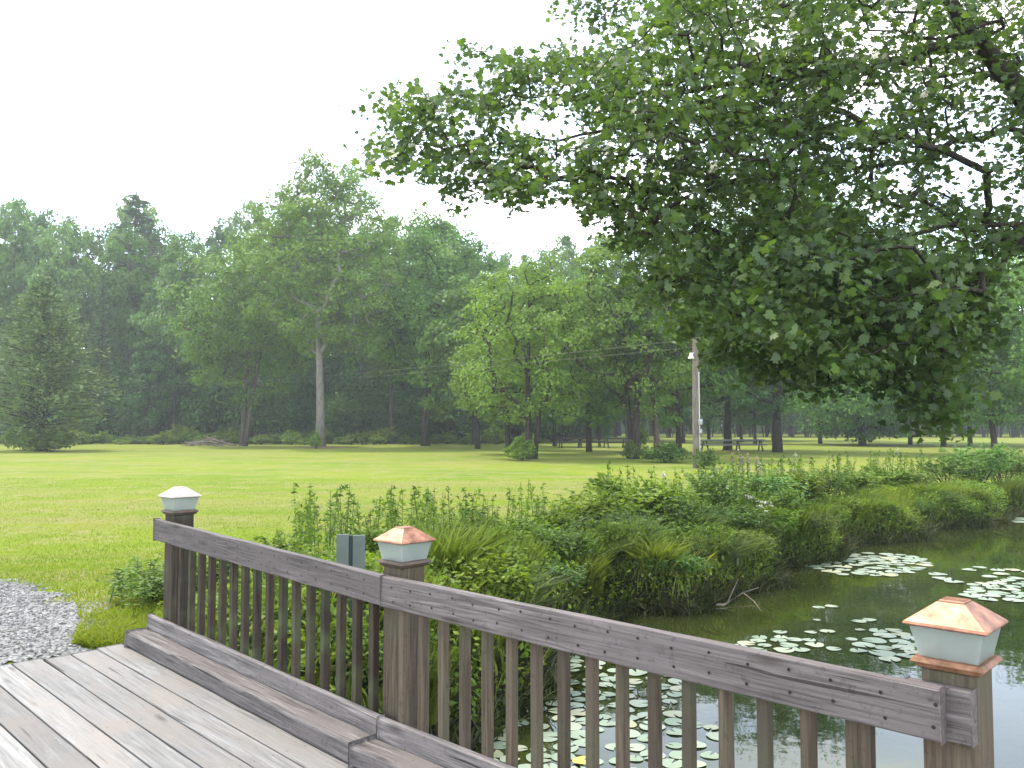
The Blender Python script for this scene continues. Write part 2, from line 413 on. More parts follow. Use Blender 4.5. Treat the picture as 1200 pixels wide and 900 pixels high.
def leaf_quads(c, nrm, size, aspect=0.6, g=rng):
    """diamond leaves at c (n,3) with normals"""
    n = len(c)
    r = unit(g.normal(size=(n, 3)))
    a = unit(np.cross(nrm, r)); b = np.cross(nrm, a)
    L = (size * (0.6 + 0.8 * g.random(n)))[:, None] * 0.5; W = L * aspect
    q = np.stack([c - a * L, c + b * W - a * L * .1, c + a * L, c - b * W - a * L * .1], 1)
    return q

ML = np.array([(0, -.5), (.30, -.40), (.24, -.2), (.56, -.06), (.36, .10), (.32, .34), (.12, .24), (0, .58),
               (-.12, .24), (-.32, .34), (-.36, .10), (-.56, -.06), (-.24, -.2), (-.30, -.40)], float)
def lobed_leaves(c, nrm, size, tipdir, g=rng):
    n = len(c)
    a = tipdir - nrm * np.sum(tipdir * nrm, 1, keepdims=True); a = unit(a); b = np.cross(nrm, a)
    s = (size * (0.5 + 0.95 * g.random(n)))[:, None, None]
    x = ML[None, :, 0, None]; y = ML[None, :, 1, None]
    fold = -(0.15 + 0.35 * g.random(n))[:, None, None] * np.abs(x)
    curl = -(0.5 * g.random(n))[:, None, None] * y * y
    return c[:, None, :] + s * (x * b[:, None, :] + y * a[:, None, :] + (fold + curl) * nrm[:, None, :])

def branch_net(nodes, parent_of, targets, origin, dirbias=0.0):
    """attach targets (nearest first) to the nearest node; returns nodes, parents"""
    nodes = [np.array(p, float) for p in nodes]; par = list(parent_of)
    d = np.linalg.norm(targets - origin, axis=1)
    dist_node = [np.linalg.norm(p - origin) for p in nodes]
    arr = np.zeros((len(nodes) + len(targets) * 2, 3)); arr[:len(nodes)] = nodes
    do = np.zeros(len(arr)); do[:len(nodes)] = dist_node
    n = len(nodes); idx = {}
    for i in np.argsort(d):
        t = targets[i]
        dd = np.linalg.norm(arr[:n] - t, axis=1) + np.where(do[:n] > d[i], 1.5 * (do[:n] - d[i]), 0)
        k = int(np.argmin(dd))
        # sagging midpoint
        mid = (arr[k] + t) / 2 + rng.normal(size=3) * 0.05 * np.linalg.norm(arr[k] - t)
        arr[n] = mid; do[n] = np.linalg.norm(mid - origin); par.append(k)
        arr[n + 1] = t; do[n + 1] = d[i]; par.append(n); idx[int(i)] = n + 1
        n += 2
    return arr[:n], par

def net_tubes(mb, nodes, par, n_fixed, r_tip, power=0.5, nseg=4, rmax=9):
    cnt = np.zeros(len(nodes))
    for i in range(len(nodes) - 1, n_fixed - 1, -1):
        cnt[i] += 0.5; 
        if par[i] >= 0: cnt[par[i]] += cnt[i]
    for i in range(n_fixed, len(nodes)):
        p = par[i]
        r1 = r_tip * max(cnt[i], 1) ** power; r0 = r_tip * max(cnt[p], 1) ** power if p >= n_fixed else r1 * 1.15
        mb.tube([nodes[p], nodes[i]], [min(r0, rmax), min(r1, rmax)], nseg, cap=False)
    return cnt

# ---------------------------------------------------------------- generic trees (base at origin)
def broadleaf(seed, H, W, base, tr, nclump=90, per=150, leaf=0.34, lean=0.0, mat='green_a', bark='bark', stems=1, spread=0.8,
              skirt=0.0, clump_r=0.115, top=0.0):
    g = np.random.default_rng(seed)
    mb = MB(); nodes = []; par = []
    for s in range(stems):
        a = g.random() * 6.28; off = np.array((math.cos(a), math.sin(a), 0)) * (0.0 if stems == 1 else spread)
        ht = H * (0.8 if s == 0 else g.uniform(0.55, 0.75)); k = 9
        pts = []; rad = []
        ph = g.random(2) * 6.28
        for i in range(k):
            t = i / (k - 1)
            wob = 0.02 * H * t
            p = off * (0.35 + 1.6 * t) + np.array((wob * math.sin(3 * t + ph[0]) + lean * H * t, wob * math.cos(2.6 * t + ph[1]), ht * t))
            if s == 0 and stems == 1: p -= off * 0
            pts.append(p); rad.append(tr * (1 - 0.85 * t) * (1.35 if i == 0 else 1.0) * (1 if s == 0 else .75))
        pts[0][2] -= 0.25
        mb.tube(pts, rad, 8)
        b0 = len(nodes)
        for i, p in enumerate(pts):
            if p[2] > base * 0.75 or i == k - 1:
                nodes.append(p); par.append(-1)
    # clump centres
    cs = []
    rz = (H - base) / 2; cz = base + rz
    tries = 0
    lump = g.normal(size=(7, 3)); lump = unit(lump)
    while len(cs) < nclump and tries < 9000:
        tries += 1
        v = g.normal(size=3); v /= np.linalg.norm(v)
        rr = g.random() ** 0.38
        env = 1.0 + 0.22 * np.max(lump @ v) - 0.22 * np.max(-(lump @ v)) 
        p = v * rr * env * np.array((W / 2, W / 2, rz)) * 0.90
        # wider in the lower middle, narrower on top
        zt = (p[2] + rz) / (2 * rz)
        p[:2] *= (1.12 - 0.5 * max(0, zt - 0.45) * (1 + top))
        p = p + np.array((lean * H * (0.3 + .7 * zt), 0, cz))
        if p[2] < base - skirt: continue
        if any(np.linalg.norm(p - q) < 0.055 * W for q in cs): continue
        cs.append(p)
    cs = np.array(cs)
    arr, pr = branch_net(nodes, par, cs, np.array((lean * H * .5, 0, base)))
    net_tubes(mb, arr, pr, len(nodes), tr * 0.10, 0.5, 4, tr * 0.6)
    lc = []; ln = []
    for p in cs:
        r = clump_r * W * g.uniform(0.7, 1.35)
        m = int(per * g.uniform(0.6, 1.3))
        v = unit(g.normal(size=(m, 3))) * (g.random((m, 1)) ** 0.5)
        q = p + v * np.array((r, r, r * 0.62))
        lc.append(q)
        out = unit(p - np.array((lean * H * .5, 0, cz)))
        ln.append(unit(v * 0.8 + out * 0.4 + np.array((0, 0, 0.7)) + g.normal(size=(m, 3)) * 0.6))
    lc = np.concatenate(lc); ln = np.concatenate(ln)
    crown = mesh_poly('crown', [leaf_quads(lc, ln, leaf, 0.62, g)])
    crown.materials.append(M[mat])
    tm = mb.mesh('trunk'); tm.materials.append(M[bark])
    tm.polygons.foreach_set('use_smooth', [True] * len(tm.polygons))
    return tm, crown

def conifer(seed, H, W, base, tr, mat='needle', bark='bark_dark', per=24, dens=1.0, soft=False):
    g = np.random.default_rng(seed)
    mb = MB(); mb.tube([(0, 0, -.25), (0.05, 0, H * .35), (0, .06, H * .7), (0, 0, H)], [tr * 1.2, tr * .8, tr * .4, .03], 7)
    lc = []; ln = []; la = []
    z = base
    while z < H * 0.985:
        t = (z - base) / (H - base)
        ln_max = W / 2 * (1 - t) ** 0.85 * (0.55 + 0.45 * min(1, t * 6 + .3)) + 0.25
        nb = max(4, int((7 if not soft else 8) * dens))
        for k in range(nb):
            a = g.random() * 6.28; L = ln_max * g.uniform(0.62, 1.15); dz = g.uniform(-.25, .25)
            rise = g.uniform(0.05, 0.38) if soft else g.uniform(-.28, .1)
            d = np.array((math.cos(a), math.sin(a), rise)); 
            p0 = np.array((0, 0, z + dz)); tip = p0 + d * L + np.array((0, 0, -.06 * L))
            mb.tube([p0, (p0 + tip) / 2 + np.array((0, 0, .03 * L)), tip], [.045 + .008 * L, .03, .012], 3, cap=False)
            m = int(per * (0.5 + L / 2.2)); s = g.random(m) ** 0.7
            q = p0 + np.outer(s, tip - p0)
            side = np.array((-math.sin(a), math.cos(a), 0))
            lat = g.normal(size=m) * 0.17 * L * (1.15 - s)
            q = q + lat[:, None] * side + np.array((0, 0, 1)) * (g.normal(size=m) * (0.10 if not soft else .16))[:, None] * min(L, 2)
            lc.append(q)
            la.append(unit(np.tile(d, (m, 1)) + side * (np.sign(lat) * .8)[:, None] + g.normal(size=(m, 3)) * .35))
        z += (0.34 if H < 16 else 0.55) * g.uniform(.8, 1.2)
    c = np.concatenate(lc); a = np.concatenate(la); n = len(c)
    nr = unit(np.cross(a, g.normal(size=(n, 3))) + np.array((0, 0, .5)))
    b = unit(np.cross(nr, a)); s = (0.30 if H < 16 else .42) * (0.6 + .8 * g.random(n))[:, None]
    q = np.stack([c - a * s * .5, c + b * s * .22, c + a * s * .6, c - b * s * .22], 1)
    cr = mesh_poly('crown', [q]); cr.materials.append(M[mat])
    tm = mb.mesh('trunk'); tm.materials.append(M[bark])
    return tm, cr

def bush(seed, H, W, n=1500, leaf=0.09, mat='weed', arching=False, lobes=9):
    g = np.random.default_rng(seed)
    mb = MB(); lc = []; ln = []
    for k in range(lobes):
        a = g.random() * 6.28; r = W / 2 * g.uniform(.1, .78)
        top = np.array((r * math.cos(a), r * math.sin(a), H * g.uniform(.45, .92)))
        base = np.array((top[0] * .15, top[1] * .15, -.05))
        mb.tube([base, (base + top) / 2 + np.array((0, 0, .08 * H)), top], [.012 * H + .006, .01 * H, .004], 4, cap=False)
        m = n // lobes
        v = unit(g.normal(size=(m, 3))) * g.random((m, 1)) ** .45
        rr = W * g.uniform(.2, .3)
        q = top + v * np.array((rr, rr, H * .38)); 
        q[:, 2] = np.maximum(q[:, 2], 0.02)
        lc.append(q); ln.append(unit(v * .7 + np.array((0, 0, .8)) + g.normal(size=(m, 3)) * .6))
        # leafy sprigs poking out
        for j in range(4):
            d = unit(g.normal(size=3) * np.array((.6, .6, .2)) + np.array((0, 0, .9)))
            L = H * g.uniform(.15, .4); s = g.random(14)
            q = top + d * (rr * .7) + np.outer(s * L, d) + g.normal(size=(14, 3)) * .02 * W
            lc.append(q); ln.append(unit(g.normal(size=(14, 3)) + np.array((0, 0, .6))))
            mb.tube([top, top + d * (rr * .7 + L)], [.006, .002], 3, cap=False)
    c = np.concatenate(lc); nn = np.concatenate(ln)
    cr = mesh_poly('foliage', [leaf_quads(c, nn, leaf, .55, g)]); cr.materials.append(M[mat])
    tm = mb.mesh('stem'); tm.materials.append(M['bark_dark'])
    return tm, cr

def grass_clump(seed, H, W, n=700, mat='blade', width=.012, droop=.9):
    g = np.random.default_rng(seed)
    polys = blades(np.zeros((n, 3)) + np.column_stack([g.normal(size=(n, 2)) * W * .10, np.zeros(n)]), H * (.55 + .6 * g.random(n)), width, droop * W / H * .8, g)
    me = mesh_poly('grass_clump', polys); me.materials.append(M[mat])
    return me

def blades(base, h, width, bend, g):
    """curved blades: two quads and a tip as one island each (7 corner outline polygon bent -> use 3 quads sharing look)"""
    n = len(base); a = g.random(n) * 6.283
    d = np.column_stack([np.cos(a), np.sin(a), np.zeros(n)]); s = np.column_stack([-np.sin(a), np.cos(a), np.zeros(n)])
    # twist so that blades are seen from every side
    tw = g.random(n) * 6.283
    s = np.column_stack([np.cos(tw), np.sin(tw), np.zeros(n)])
    b = bend * (0.3 + g.random(n))
    ts = [0, .35, .7, 1.0]
    ps = []
    for t in ts:
        ps.append(base + d * (b * h * t * t)[:, None] + np.array((0, 0, 1)) * (h * (t - .35 * b * t * t))[:, None])
    w = (width * (0.6 + .8 * g.random(n)))[:, None]
    W = [w * .8, w, w * .65, w * .08]
    out = np.stack([ps[0] - s * W[0], ps[0] + s * W[0], ps[1] + s * W[1], ps[2] + s * W[2], ps[3] + s * W[3], ps[3] - s * W[3], ps[2] - s * W[2], ps[1] - s * W[1]], 1)
    return [out]

# ---------------------------------------------------------------- terrain
FAR = [(-9, -4), (-4.6, 1.2), (-1.9, 5.0), (-.45, 7.1), (.35, 8.6), (.3, 10.0), (1.0, 11.2), (1.5, 12.2), (2.5, 12.2), (3.2, 13.4), (4.3, 14.2), (4.8, 16.0), (6.2, 16.7), (7.3, 18.9), (9.4, 19.9), (10.6, 21.9), (13.0, 23.0), (14.6, 25.2), (17.0, 26.0), (20, 27.9), (34, 33), (60, 42)]
NEAR = [(60, 28), (36, 20), (24, 16), (16, 12), (11.5, 8.0), (9, 3), (6, -3), (2, -10)]
POND = np.array(FAR + NEAR, float)
def pond_sd(x, y):
    x = np.asarray(x, float); y = np.asarray(y, float)
    d = np.full(x.shape, 1e9); inside = np.zeros(x.shape, bool); n = len(POND)
    for i in range(n):
        a = POND[i]; b = POND[(i + 1) % n]; e = b - a
        t = np.clip(((x - a[0]) * e[0] + (y - a[1]) * e[1]) / (e @ e), 0, 1)
        d = np.minimum(d, np.hypot(x - a[0] - t * e[0], y - a[1] - t * e[1]))
        c = ((a[1] > y) != (b[1] > y))
        with np.errstate(divide='ignore', invalid='ignore'):
            xi = a[0] + (y - a[1]) / (e[1] if e[1] else 1e-9) * e[0]
        inside ^= (c & (x < xi))
    return np.where(inside, -d, d)
def sstep(a, b, v):
    t = np.clip((v - a) / (b - a), 0, 1); return t * t * (3 - 2 * t)
def ground_z(x, y):
    x = np.asarray(x, float); y = np.asarray(y, float)
    sd = pond_sd(x, y) + 0.10 * np.sin(x * 2.1 + y * .7) + .06 * np.sin(y * 3.7 - x) + .08 * np.sin(x * .9 - y * .5)
    de = np.hypot(x + 3.2, y - 6.1)
    base = 0.035 + (-.435) * sstep(.8, 9.0, de)
    base = base + .02 * np.sin(x * .31) * np.sin(y * .27) * sstep(8, 20, de)
    z = -1.32 + (base + 1.32) * (.72 * sstep(-.12, .42, sd) + .28 * sstep(.3, 1.4, sd))
    return z
WATER_Z = -1.1

def axis(lo, hi, step, far, grow=1.32):
    a = list(np.arange(lo, hi + 1e-6, step)); s = step
    while a[-1] < far: s *= grow; a.append(a[-1] + s)
    s = step
    while a[0] > -far: s *= grow; a.insert(0, a[0] - s)
    return np.array(a)
xs = axis(-13, 30, .22, 900); ys = axis(-6, 34, .22, 900)
X, Y = np.meshgrid(xs, ys); Z = ground_z(X, Y)
nv = X.size; nx = len(xs); ny = len(ys)
me = bpy.data.meshes.new('ground')
me.vertices.add(nv); me.vertices.foreach_set('co', np.stack([X, Y, Z], -1).astype(np.float32).ravel())
ii = np.arange(nv).reshape(ny, nx)
q = np.stack([ii[:-1, :-1], ii[:-1, 1:], ii[1:, 1:], ii[1:, :-1]], -1).reshape(-1, 4)
me.loops.add(q.size); me.loops.foreach_set('vertex_index', q.astype(np.int32).ravel())
me.polygons.add(len(q)); me.polygons.foreach_set('loop_start', (np.arange(len(q)) * 4).astype(np.int32))
me.update(calc_edges=True); me.polygons.foreach_set('use_smooth', [True] * len(q))
tag(link('ground', me, M['lawn']), kind='structure')

# water sheet (pond outline grown a little under the bank)
cen = POND.mean(0)
me = bpy.data.meshes.new('pond_water')
pw = []
n = len(POND)
for i in range(n):
    a = POND[i - 1]; b = POND[i]; c = POND[(i + 1) % n]
    t = (b - a) / np.linalg.norm(b - a) + (c - b) / np.linalg.norm(c - b); t /= np.linalg.norm(t)
    pw.append((b[0] - t[1] * .6, b[1] + t[0] * .6, WATER_Z))
# order: FAR goes left->right so outward is +normal (left of travel)
me.from_pydata(pw, [], [list(range(n))[::-1]]); me.update()
wo = tag(link('pond_water', me, M['water']), kind='structure')

# gravel path: draped sheet beyond the deck end
GP = np.array([(-2.95, 5.78), (-3.25, 6.5), (-3.6, 7.15), (-4.2, 7.9), (-5.1, 8.7), (-6.6, 9.6), (-9, 10.6), (-14, 12), (-14, 8.5), (-9, 7.3), (-6.5, 5.9), (-5.4, 4.6), (-4.6, 4.0), (-3.9, 4.86)], float)
def in_poly(px, py, poly):
    ins = np.zeros(np.shape(px), bool); n = len(poly)
    for i in range(n):
        a = poly[i]; b = poly[(i + 1) % n]
        c = ((a[1] > py) != (b[1] > py)); xi = a[0] + (py - a[1]) / ((b[1] - a[1]) or 1e-9) * (b[0] - a[0])
        ins ^= (c & (px < xi))
    return ins
gx = np.arange(-14, -2.4, .09); gy = np.arange(3.8, 12.2, .09)
GX, GY = np.meshgrid(gx, gy)
jit = .12 * np.sin(GX * 5 + 1.3 * GY) + .09 * np.sin(GY * 7.7 - 2 * GX)
inside = in_poly(GX[:-1, :-1] + jit[:-1, :-1], GY[:-1, :-1] + jit[:-1, :-1] * .6, GP)
ii = np.arange(GX.size).reshape(GX.shape)
q = np.stack([ii[:-1, :-1], ii[:-1, 1:], ii[1:, 1:], ii[1:, :-1]], -1)[inside]
used, inv = np.unique(q.ravel(), return_inverse=True)
gv = np.stack([GX.ravel()[used], GY.ravel()[used], ground_z(GX.ravel()[used], GY.ravel()[used]) + .006], -1)
me = bpy.data.meshes.new('gravel_path'); me.from_pydata(gv.tolist(), [], inv.reshape(-1, 4).tolist()); me.update()
tag(link('gravel_path', me, M['gravel']), kind='structure')
# loose stones
ns = 15000
sx = rng.uniform(-9, -2.6, ns * 3); sy = rng.uniform(4.6, 10.6, ns * 3)
ok = in_poly(sx + rng.normal(size=ns * 3) * .10, sy + rng.normal(size=ns * 3) * .10, GP); sx = sx[ok][:ns]; sy = sy[ok][:ns]
oc = np.array([(1, 0, 0), (0, 1, 0), (-1, 0, 0), (0, -1, 0), (0, 0, 1), (0, 0, -1)], float)
fc = [(0, 1, 4), (1, 2, 4), (2, 3, 4), (3, 0, 4), (1, 0, 5), (2, 1, 5), (3, 2, 5), (0, 3, 5)]
sz = rng.uniform(.005, .016, len(sx))
jv = oc[None] * (1 + .35 * rng.normal(size=(len(sx), 6, 1))) * sz[:, None, None] * np.array((1, 1, .7))
ca = rng.random(len(sx)) * 6.28; rx = jv[..., 0] * np.cos(ca)[:, None] - jv[..., 1] * np.sin(ca)[:, None]; ry = jv[..., 0] * np.sin(ca)[:, None] + jv[..., 1] * np.cos(ca)[:, None]
jv[..., 0] = rx + sx[:, None]; jv[..., 1] = ry + sy[:, None]; jv[..., 2] += (ground_z(sx, sy) + .012)[:, None]
fcs = (np.array(fc)[None] + (np.arange(len(sx)) * 6)[:, None, None]).reshape(-1, 3)
me = bpy.data.meshes.new('gravel_stones'); me.from_pydata(jv.reshape(-1, 3).tolist(), [], fcs.tolist()); me.update()
tag(link('gravel_stones', me, M['stone']), 'loose pale grey gravel stones at the end of the wooden deck', 'gravel', kind='stuff')

# ---------------------------------------------------------------- bridge & railing
U = np.array((-.712, .702)); U /= np.linalg.norm(U); ANG = math.atan2(U[1], U[0])
B0 = (-.5125, 4.1, 0.0)
TILT = .0287; TA = math.atan(TILT)
SP = 2.44
def zt(s): return max(0, s) * TILT
bridge = tag(empty('wooden_footbridge', B0, ANG), 'weathered grey wooden footbridge deck of long planks with a timber kerb along the edge', 'footbridge')
def wob_board(mb, x0, x1, y0, y1, z0, z1, amp=.0015, m=0, seg=.35, g=random, round_end=0):
    """board with slightly irregular edges, long axis x"""
    n = max(2, int((x1 - x0) / seg)); b = len(mb.v)
    for i in range(n + 1):
        x = x0 + (x1 - x0) * i / n
        for (y, z) in ((y0, z0), (y1, z0), (y1, z1), (y0, z1)):
            mb.v.append((x + (g.uniform(-amp, amp) if i in (0, n) else 0), y + g.uniform(-amp, amp), z + g.uniform(-amp, amp)))
    for i in range(n):
        for k in range(4):
            a = b + i * 4 + k; c = b + i * 4 + (k + 1) % 4
            mb.f.append([a, a + 4, c + 4, c]); mb.mi.append(m)
    mb.f.append([b + 3, b + 2, b + 1, b]); mb.f.append([b + n * 4 + k for k in range(4)][::-1][::-1]); mb.mi += [m, m]
    return mb
# planks: local y positive is towards the middle of the deck
pitch = .165
for k in range(19):
    y0 = .118 + k * pitch if k else -.15
    y1 = .118 + (k + 1) * pitch - .009
    end = 2.62 + random.uniform(-.012, .03)
    # sloping part beyond the post line at s=0, level part before it
    mb = MB(); L = end; wob_board(mb, 0.002, L, y0, y1, -.038, 0, .0012)
    for s in (.35, 1.2, 2.1, 2.55):
        for yy in (y0 + .03, y1 - .03):
            if yy > .3: 
                b = len(mb.v)
                for j in range(6): mb.v.append((s + .0035 * math.cos(j * 1.047), yy + .0035 * math.sin(j * 1.047), .0012))
                mb.f.append(list(range(b, b + 6))); mb.mi.append(1)
    o = mb.build('deck_plank', [M['deck'], M['nail']], bridge, rot=(0, -TA, 0), bevel=.004)
    mb = MB(); wob_board(mb, -6.5, -.002, y0, y1, -.038, 0, .0012)
    o = mb.build('deck_plank', [M['deck'], M['nail']], bridge, bevel=.004)
mb = MB()
for s in (-6, -4.5, -3, -1.5, 0.0, 1.3, 2.5): mb.box(s - .045, s + .045, -.13, 3.1, -.24 + zt(s), -.045 + zt(s))
mb.box(-6.5, 2.55, -.145, -.02, -.36, -.245)
mb.box(-6.5, 2.5, 2.9, 3.02, -.36, -.245)
mb.build('floor_beam', M['gap'], bridge)
# kerb timbers
mb = MB(); wob_board(mb, .012, 2.56, .150, .290, .004, .096, .004, seg=.16)
o = mb.build('kerb_timber', M['curb'], bridge, rot=(0, -TA, 0), bevel=.012)
mb = MB(); wob_board(mb, -6.3, .004, .150, .289, .004, .094, .004, seg=.16)
o = mb.build('kerb_timber', M['curb'], bridge, bevel=.012)

rail = tag(empty('wooden_railing', B0, ANG), 'weathered wooden railing with square balusters between three lantern-topped posts', 'railing')
RT = .83
mb = MB(); wob_board(mb, .008, SP + .085, .108, .146, RT - .14, RT, .002, seg=.3)
for k in range(18):
    s = .14 + k * .137
    for zz in (RT - .035, RT - .10): mb.disc((s, .1492, zz), .005, m=1, th=0)
mb.build('rail_board', [M['rail'], M['nail']], rail, rot=(0, -TA, 0), bevel=.005)
mb = MB(); wob_board(mb, -SP - .005, -.008, .108, .146, RT - .14, RT, .002, seg=.3)
for k in range(18):
    s = -.10 - k * .137
    for zz in (RT - .035, RT - .10): mb.disc((s + random.uniform(-.01, .01), .1492, zz + random.uniform(-.008, .008)), .0055, m=1, th=0)
mb.build('rail_board', [M['rail'], M['nail']], rail, bevel=.005)
mb = MB(); wob_board(mb, -SP - .068, -SP + .10, .0705, .1075, RT - .143, RT - .003, .001)
mb.build('spacer_block', M['rail'], rail, bevel=.004)
mb = MB(); wob_board(mb, .01, SP + .13, .108, .146, .045, .185, .003, seg=.25)
mb.build('toe_board', M['curb'], rail, rot=(0, -TA, 0), bevel=.006)
mb = MB(); wob_board(mb, -6.3, .0, .108, .146, .043, .182, .003, seg=.25)
mb.build('toe_board', M['curb'], rail, bevel=.006)
for s, mt in ((SP, 'baluster'), (0, 'post'), (-SP, 'post')):
    z0 = zt(s)
    mb = MB(); wob_board(mb, -1.45, .862 + z0, -.07, .07, -.07, .07, .0012, seg=.4)
    # long axis of the mesh is x: stand it up so the grain runs upwards
    o = mb.build('post', M[mt], rail, loc=(s, 0, 0), rot=(0, -math.pi / 2, 0), bevel=.006)
nb = 17
for seg0 in (0, -1):
    for k in range(nb):
        s0 = (.07 + .045) if seg0 == 0 else (-SP + .07 + .045)
        s = s0 + (SP - .23) * k / (nb - 1)
        if seg0 == -1 and k == 0: s += .10
        z0 = zt(s)
        L = RT - .02 - .05
        mb = MB(); wob_board(mb, 0, L, -.0185, .0185, -.019, .019, .0009, seg=.35)
        o = mb.build('baluster', M['baluster'] if seg0 == 0 else M['post'], rail, loc=(s, .0885, .05 + z0),
                     rot=(0, -math.pi / 2 + random.uniform(-.006, .006), random.uniform(-.03, .03)), bevel=.003)

def post_light(s, roofmat, basemat, label):
    wx = B0[0] + U[0] * s; wy = B0[1] + U[1] * s
    t = empty('post_light', (wx, wy, .8625 + zt(s)), ANG + .02); tag(t, label, 'post lantern', 'lantern caps on the railing posts')
    mb = MB(); mb.frustum(.080, 0.0, .086, .014); mb.frustum(.094, .0145, .086, .028)
    mb.build('base_collar', basemat, t, bevel=.002)
    mb = MB()
    # four tapered panes with corner thickness (open box)
    h0, h1, z0, z1 = .074, .092, .029, .112
    mb.frustum(h0, z0, h1, z1, cap0=False, cap1=False); mb.frustum(h0 - .004, z0, h1 - .004, z1, cap0=False, cap1=False)
    mb.build('glass_pane', M['glass'], t)
    mb = MB(); mb.tube([(0, 0, .03), (0, 0, .05), (0, 0, .06)], [.022, .022, .012], 12)
    mb.build('lamp_bulb', M['whitemetal'], t)
    mb = MB(); mb.frustum(.098, .1125, .106, .116); mb.frustum(.106, .1165, .105, .123, cap0=True)
    mb.frustum(.104, .1235, .036, .176); mb.frustum(.033, .1765, .031, .181)
    mb.build('roof', roofmat, t, bevel=.0015)
    return t
post_light(SP, M['copper_sheen'], M['copper_dull'], 'post lantern with pale shining roof on the farthest railing post by the lawn')
post_light(0, M['copper'], M['copper_dull'], 'post lantern with copper roof on the middle railing post')
post_light(-SP, M['copper'], M['collar'], 'copper-roofed post lantern on the nearest railing post above the pond')

# pair of grey plates behind the rail
c = P(411, 655, 6.6); gz = float(ground_z(c[0], c[1]))
t = tag(empty('marker_plates', (c[0], c[1], gz), .12), 'pair of green grey upright plates with dark gap standing behind the railing', 'marker plate')
top = P(411, 626, 6.6)[2] - gz
mb = MB(); mb.box(-.108, -.015, -.012, .012, top - .30, top); mb.build('plate', M['plate'], t, bevel=.004)
mb = MB(); mb.box(.015, .108, -.012, .012, top - .30, top - .008); mb.build('plate', M['plate'], t, bevel=.004)
mb = MB(); mb.box(-.0145, .0145, .0, .03, -.2, top - .01); mb.build('stake', M['platedark'], t, bevel=.002)

